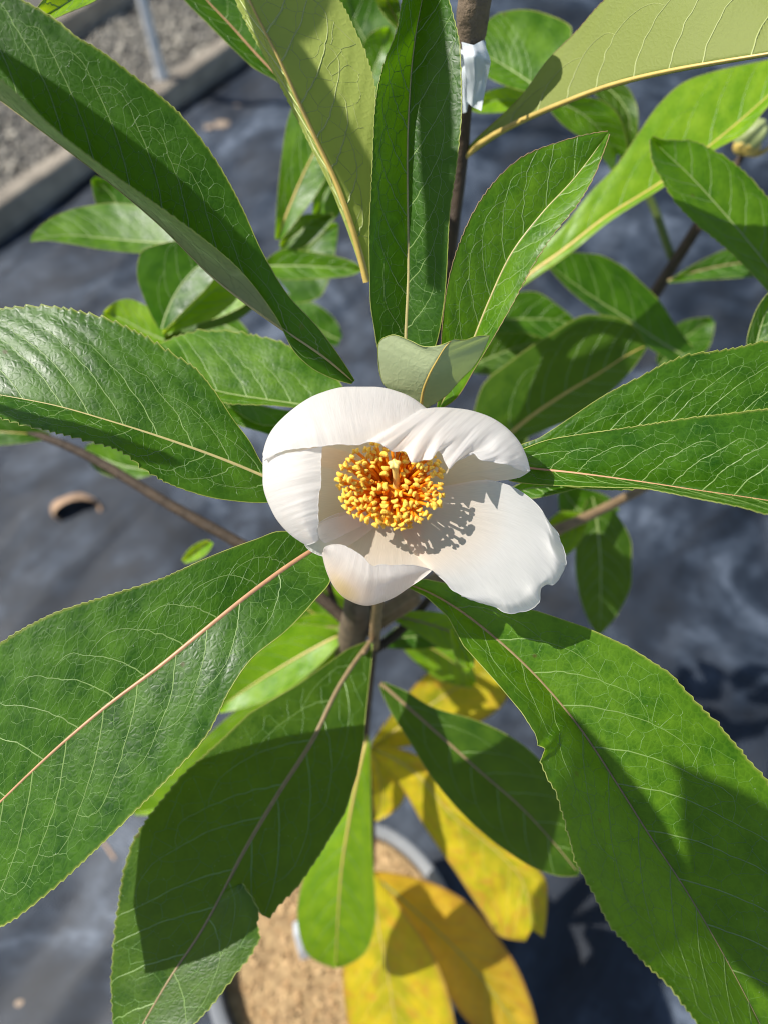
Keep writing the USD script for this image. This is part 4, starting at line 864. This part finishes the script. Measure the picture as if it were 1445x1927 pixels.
# bottom cup petal
petal([[(685, 945, 0.2915), (735, 955, 0.2915), (790, 950, 0.2915)],
       [(615, 1020, 0.2890), (690, 1050, 0.2900), (800, 1045, 0.2890)],
       [(606, 1045, 0.2860), (650, 1100, 0.2870), (700, 1120, 0.2870), (812, 1074, 0.286)],
       [(607, 1042, 0.2800), (618, 1085, 0.2800), (648, 1126, 0.2800), (690, 1141, 0.2800), (735, 1128, 0.2800), (775, 1102, 0.2800), (812, 1074, 0.281)],
       [(609, 1038, 0.2740), (628, 1070, 0.2720), (655, 1100, 0.2710), (695, 1115, 0.2710), (740, 1108, 0.2720), (775, 1092, 0.2740), (810, 1073, 0.277)],
       [(610, 1034, 0.2700), (640, 1045, 0.2665), (670, 1066, 0.2655), (700, 1085, 0.2660), (740, 1082, 0.2670), (775, 1078, 0.2700), (808, 1072, 0.275)],
       [(612, 1030, 0.2690), (640, 1025, 0.2655), (662, 1034, 0.2650), (684, 1048, 0.2650), (702, 1066, 0.2655), (716, 1062, 0.266), (735, 1064, 0.2670), (765, 1063, 0.2690), (804, 1070, 0.274)]],
      ruffle=0.0008, rseed=14, cream=(0.7, 0.12), crease=0.0004, fray=2, edge_cream=0.06, label=lambda t, w: 0.75 * np.exp(-((t - 0.74) / 0.12) ** 2 - ((w - 0.3) / 0.2) ** 2))
# small inner petals between the left petal and the cup
petal([[(700, 950, 0.2905), (700, 970, 0.2905), (712, 985, 0.2905)],
       [(640, 965, 0.2875), (635, 1000, 0.2880), (650, 1030, 0.2880)],
       [(600, 985, 0.2830), (590, 1015, 0.2820), (608, 1045, 0.2820)],
       [(585, 1005, 0.2790), (574, 1024, 0.2785), (590, 1040, 0.279), (610, 1047, 0.280)]], ruffle=0.001, rseed=17, cream=(0.4, 0.1), n=40, m=40)
petal([[(690, 960, 0.2900), (690, 970, 0.2900), (700, 980, 0.2900)],
       [(640, 972, 0.2840), (640, 990, 0.2840), (650, 1005, 0.2850)],
       [(605, 985, 0.2770), (606, 1005, 0.2760), (622, 1018, 0.2780)],
       [(598, 992, 0.2730), (600, 1010, 0.2725), (612, 1022, 0.274)]], ruffle=0.001, rseed=19, cream=(0.35, 0.1), n=40, m=40)

# stamens and pistil
ctr = np.array([740.0, 926.0])
ba = obj('receptacle', tube([at(738, 928, 0.2870), at(738, 926, 0.2838), at(739, 922, 0.2815), at(740, 918, 0.2795), at(741, 914, 0.2785)], [0.0125, 0.0120, 0.0105, 0.0075, 0.002], 32, n=24, wob=0.05), M['filament'], FL)
cam_up = UPV
def anther_mesh(tip, direction, s, rg):
    dirn = direction / np.linalg.norm(direction)
    sidev = np.cross(dirn, rg.normal(size=3)); sidev /= np.linalg.norm(sidev)
    third = np.cross(dirn, sidev)
    sph = trimesh.creation.icosphere(2, 1.0)
    out = []
    for sg in (-1, 1):
        v = np.array(sph.vertices)
        v = v * (1 + 0.45 * (meshkit.noise(v * 2.1 + tip * 900 + sg, 3) - 0.5))[:, None]
        bend = v[:, 0:1] ** 2 * 0.22
        v = v[:, 0:1] * third * s * 0.98 + (v[:, 1:2] * 0.56 + sg * (0.56 + bend * 1.6)) * sidev * s + v[:, 2:3] * dirn * s * 0.72
        out.append((v + tip, sph.faces))
    return merge(out)
rs = np.random.default_rng(21)
tips = []
tries = 0
while len(tips) < 130 and tries < 60000:
    tries += 1
    a = rs.uniform(0, 2 * math.pi); rr = math.sqrt(rs.uniform(0.03, 1.0))
    x, y = 736 + 99 * rr * math.cos(a), 910 + 84 * rr * math.sin(a)
    if y < 822 + 0.12 * abs(x - 730) and x > 640: continue
    dens = 13.6 if rr > 0.55 else 19.0
    if 726 < x < 760 and 852 < y < 912: continue
    if all((x - p_[0]) ** 2 + (y - p_[1]) ** 2 > dens ** 2 for p_ in tips): tips.append((x, y, rr))
for x, y, rr in tips:
    d = 0.2712 - 0.0018 * rr ** 2 + rs.normal(0, 0.0012)
    k = 0.30 + 0.08 * rs.random()
    bx, by = 740 + (x - 738) * k * 0.95, 924 + (y - 915) * k
    p0, p3 = at(bx, by, 0.2843), at(x, y, d)
    p1 = at(bx + (x - bx) * 0.28, by + (y - by) * 0.28, 0.2843 + (d - 0.2843) * 0.45)
    p2 = at(bx + (x - bx) * 0.7 + rs.normal(0, 3), by + (y - by) * 0.7 + rs.normal(0, 3), 0.2843 + (d - 0.2843) * 0.85)
    obj('filament', tube([p0, p1, p2, p3], 0.00058, 7, n=9), M['filament'], FL)
    obj('anther', anther_mesh(p3, (p3 - p2) + 0.6 * np.linalg.norm(p3 - p2) * (CAM - p3) / np.linalg.norm(CAM - p3), 0.00132 * rs.uniform(0.75, 1.2), rs), M['anther'], FL)
for q_ in range(110):
    a = rs.uniform(0, 2 * math.pi); rr = rs.uniform(0.18, 0.8)
    x, y, d = 737 + 95 * rr * math.cos(a), 914 + 82 * rr * math.sin(a), 0.2745 + 0.002 * rr ** 2 + rs.normal(0, 0.0015)
    if 728 < x < 758 and 850 < y < 912: continue
    bx, by = 740 + (x - 738) * 0.4, 924 + (y - 915) * 0.4
    obj('filament', tube([at(bx, by, 0.2843), at(bx * 0.6 + x * 0.4, by * 0.6 + y * 0.4, 0.2843 * 0.5 + d * 0.5), at(x, y, d)], [0.0006, 0.00058, 0.0005], 6, n=7), M['filament'], FL)
pp = [at(746, 920, 0.280), at(746, 906, 0.276), at(744, 888, 0.2710), at(742, 873, 0.2682)]
pis = obj('pistil', tube(pp, [0.0017, 0.0013, 0.0011, 0.0012], 12, n=20), M['pistil'], FL)
sg = trimesh.creation.icosphere(3, 1.0)
v = np.array(sg.vertices)
ang = np.arctan2(v[:, 1], v[:, 0])
v *= (1 + 0.16 * np.cos(5 * ang + 0.6) + 0.07 * meshkit.noise(v * 3, 4))[:, None]
axis = (pp[3] - pp[1]) / np.linalg.norm(pp[3] - pp[1])
e1 = np.cross(axis, [0.2, 1, 0.1]); e1 /= np.linalg.norm(e1); e2 = np.cross(axis, e1)
v = (v[:, 0:1] * e1 + v[:, 1:2] * e2) * 0.0020 + v[:, 2:3] * axis * 0.0011 + pp[3]
obj('stigma', (v, sg.faces), M['pistil'], FL)

# ------------------------------------------------------------------ white tape on the stem
def sheet(rows, n=24, m=16, bend=0.0):
    R = np.stack([resample(q, m, False) for q in rows])
    s = np.linspace(0, 1, len(rows)); q = np.linspace(0, 1, n)
    G = np.stack([[np.interp(q, s, R[:, j, k]) for k in range(3)] for j in range(m)]).transpose(2, 0, 1)
    G[..., 2] += bend * (meshkit.fbm(np.stack(np.broadcast_arrays(q[:, None] * 3, np.linspace(0, 1, m)[None] * 3, 0.3), -1), 3, 4) - 0.5)
    Pp = at(G[..., 0], G[..., 1], G[..., 2])
    Nn = grid_normals(Pp) * 0.00008
    V = np.concatenate([(Pp + Nn).reshape(-1, 3), (Pp - Nn).reshape(-1, 3)])
    f1 = grid_faces(n, m)
    return V, np.concatenate([f1, f1[:, ::-1] + n * m])
tp = empty('plant_tape')
tag(tp, 'torn white plastic tape tied round the brown stem at the top', 'tape')
obj('wrap', tube([at(884, 80, 0.327), at(880, 105, 0.333), at(877, 140, 0.341)], [0.0068, 0.0056, 0.0044], 18, n=16, wob=0.12, seed=2), M['white'], tp)
obj('tape_end', sheet([[(868, 78, 0.321), (890, 84, 0.318), (909, 74, 0.321)], [(872, 110, 0.323), (893, 105, 0.319), (923, 115, 0.324)], [(878, 150, 0.330), (895, 150, 0.327), (918, 138, 0.330)], [(878, 190, 0.340), (888, 200, 0.339), (905, 208, 0.338)]], bend=0.004), M['white'], tp)
obj('tape_end', sheet([[(869, 80, 0.330), (880, 90, 0.326), (884, 95, 0.325)], [(868, 130, 0.334), (876, 135, 0.332), (884, 140, 0.332)], [(870, 212, 0.345), (877, 210, 0.345), (880, 195, 0.345)]], bend=0.003), M['white'], tp)

# ------------------------------------------------------------------ pot
pot = empty('plant_pot', loc=(POT[0], POT[1], 0.0))
tag(pot, 'round dark plastic nursery pot with a grey rim at the bottom', 'pot')
def lathe(prof, n=72):
    prof = np.array(prof); th = np.linspace(0, 2 * np.pi, n, endpoint=False)
    V = np.stack([prof[:, None, 0] * np.cos(th), prof[:, None, 0] * np.sin(th), np.broadcast_to(prof[:, None, 1], (len(prof), n))], -1)
    i = np.arange(len(prof) - 1)[:, None] * n; j = np.arange(n); k = (j + 1) % n
    return V.reshape(-1, 3), np.concatenate([np.stack([i + j, i + k, i + n + k], -1).reshape(-1, 3), np.stack([i + j, i + n + k, i + n + j], -1).reshape(-1, 3)])
PR = 0.112
obj('pot_wall', lathe([(0.001, 0.018), (PR - 0.022, 0.018), (PR - 0.021, 0.022), (PR - 0.004, 0.196), (PR - 0.007, 0.196), (PR - 0.024, 0.026), (0.001, 0.026)]), M['pot'], pot, smooth=40)
obj('pot_rim', lathe([(PR - 0.0075, 0.186), (PR - 0.0035, 0.186), (PR + 0.003, 0.187), (PR + 0.0042, 0.190), (PR + 0.0042, 0.199), (PR + 0.002, 0.2015), (PR - 0.004, 0.2015), (PR - 0.0075, 0.199), (PR - 0.0075, 0.186)]), M['pot_rim'], pot, smooth=40)
n = 60
rr_ = np.linspace(0, 1, 26); th = np.linspace(0, 2 * np.pi, n, endpoint=False)
prof = [(PR - 0.0085) * r_ for r_ in rr_[1:]]
V, Fc = lathe([(max(1e-4, (PR - 0.009) * r_), 0.168) for r_ in rr_], n)
V[:, 2] += 0.014 * meshkit.fbm(V * 38, 4, 6) + 0.006 * (1 - (np.hypot(V[:, 0], V[:, 1]) / PR) ** 2)
mx = obj('potting_mix', (V + [POT[0], POT[1], 0], Fc), M['mix'])
tag(mx, 'sandy tan bark mix filling the pot', 'potting mix', kind='stuff')
rc = np.random.default_rng(31)
chips = []
for k in range(900):
    a, rad = rc.uniform(0, 2 * math.pi), (PR - 0.016) * math.sqrt(rc.random())
    bx = trimesh.creation.icosphere(0, 1.0)
    v = np.array(bx.vertices) * rc.uniform(0.6, 1.2, (12, 1)) * np.array([1.0, 0.6, 0.3]) * rc.uniform(0.0015, 0.0048)
    v = v @ trimesh.transformations.random_rotation_matrix(rc.random(3))[:3, :3].T
    x, y = rad * math.cos(a), rad * math.sin(a)
    z = 0.168 + 0.014 * float(meshkit.fbm(np.array([x, y, 0.168]) * 38, 4, 6)) + 0.006 * (1 - (rad / PR) ** 2) + 0.0005
    chips.append((v + [x + POT[0], y + POT[1], z], bx.faces))
tag(obj('bark_chips', merge(chips), M['chip'], smooth=False), 'loose tan bark chips on top of the potting mix', 'bark chips', kind='stuff')

# white stake label in the pot
lb = empty('plant_label')
tag(lb, 'small white plastic label stuck in the bark mix beside the hanging green leaf', 'plant label')
_d = lambda x, y, z: float((on_plane(x, y, z) - CAM) @ FWD)
obj('label_blade', sheet([[(572, 1826, _d(572, 1826, 0.165)), (581, 1823, _d(581, 1823, 0.166)), (590, 1822, _d(590, 1822, 0.165))],
                          [(562, 1795, _d(562, 1795, 0.195)), (571, 1792, _d(571, 1792, 0.1955)), (580, 1790, _d(580, 1790, 0.194))],
                          [(553, 1760, _d(553, 1760, 0.215)), (562, 1758, _d(562, 1758, 0.216)), (571, 1758, _d(571, 1758, 0.214))],
                          [(552, 1738, _d(552, 1738, 0.222)), (560, 1733, _d(560, 1733, 0.223)), (568, 1737, _d(568, 1737, 0.222))]]), M['white'], lb)

# ------------------------------------------------------------------ litter on the fabric
def curl_leaf():
    g = on_plane(146, 958, 0.03)
    nu_, nv_ = 50, 18
    t = np.linspace(0, 1, nu_)[:, None]; w = np.linspace(-1, 1, nv_)[None]
    ang = t * 5.2 - 0.9
    rad = 0.018 + 0.012 * t
    wid = 0.014 * np.sin(np.pi * np.clip(t * 0.92 + 0.06, 0, 1)) ** 0.7
    X = rad * np.cos(ang) * 1.35 + 0.004 * w * w; Z = rad * np.sin(ang) * 0.75 + 0.004 * np.cos(w * 2); Y = wid * w + 0.006 * t
    k = meshkit.fbm(np.stack(np.broadcast_arrays(t * 5, w * 2, 0.7), -1), 3, 8) - 0.5
    P = np.stack(np.broadcast_arrays(X + 0.004 * k, Y, Z + 0.014 * k), -1)
    R = trimesh.transformations.euler_matrix(-0.85, 0.25, 0.3)[:3, :3]
    P = P @ R.T
    P[..., 2] += -P[..., 2].min() + 0.010
    Nn = grid_normals(P) * 0.0003
    V = np.concatenate([(P + Nn).reshape(-1, 3), (P - Nn).reshape(-1, 3)]) + [g[0], g[1], 0]
    f1 = grid_faces(nu_, nv_)
    return V, np.concatenate([f1, f1[:, ::-1] + nu_ * nv_])
tag(obj('dry_leaf', curl_leaf(), M['dead']), 'dry brown curled leaf lying on the weed fabric at the left', 'dry leaf')
g0, g1, g2 = on_plane(185, 1575, 0.018), on_plane(212, 1610, 0.02), on_plane(240, 1668, 0.018)
tag(obj('dry_twig', tube([g0, g1, g2], [0.0016, 0.002, 0.0016], 8, n=16, wob=0.2), M['dead']), 'short reddish brown twig lying on the weed fabric at lower left', 'twig')
bits = []
for x, y, s in [(365, 170, .010), (445, 200, .012), (440, 195, .008), (510, 285, .006), (1240, 1000, .005), (1235, 1130, .005), (1260, 1150, .004), (1345, 1310, .004), (1235, 1865, .006), (40, 1890, .005), (110, 1870, .005), (420, 235, .014), (395, 240, .009), (350, 190, .007), (330, 260, .009), (1400, 345, .012), (1425, 380, .010)]:
    m = trimesh.creation.icosphere(1, 1.0)
    v = np.array(m.vertices) * (0.7 + 0.6 * meshkit.noise(np.array(m.vertices) * 1.6 + x, 3))[:, None] * np.array([1.2, 0.9, 0.3]) * s
    g = on_plane(x, y, 0.014)
    bits.append((v + [g[0], g[1], 0.016], m.faces))
tag(obj('litter', merge(bits), M['crumb']), 'small crumbs of bark and dry leaf scattered over the weed fabric', 'litter', kind='stuff')
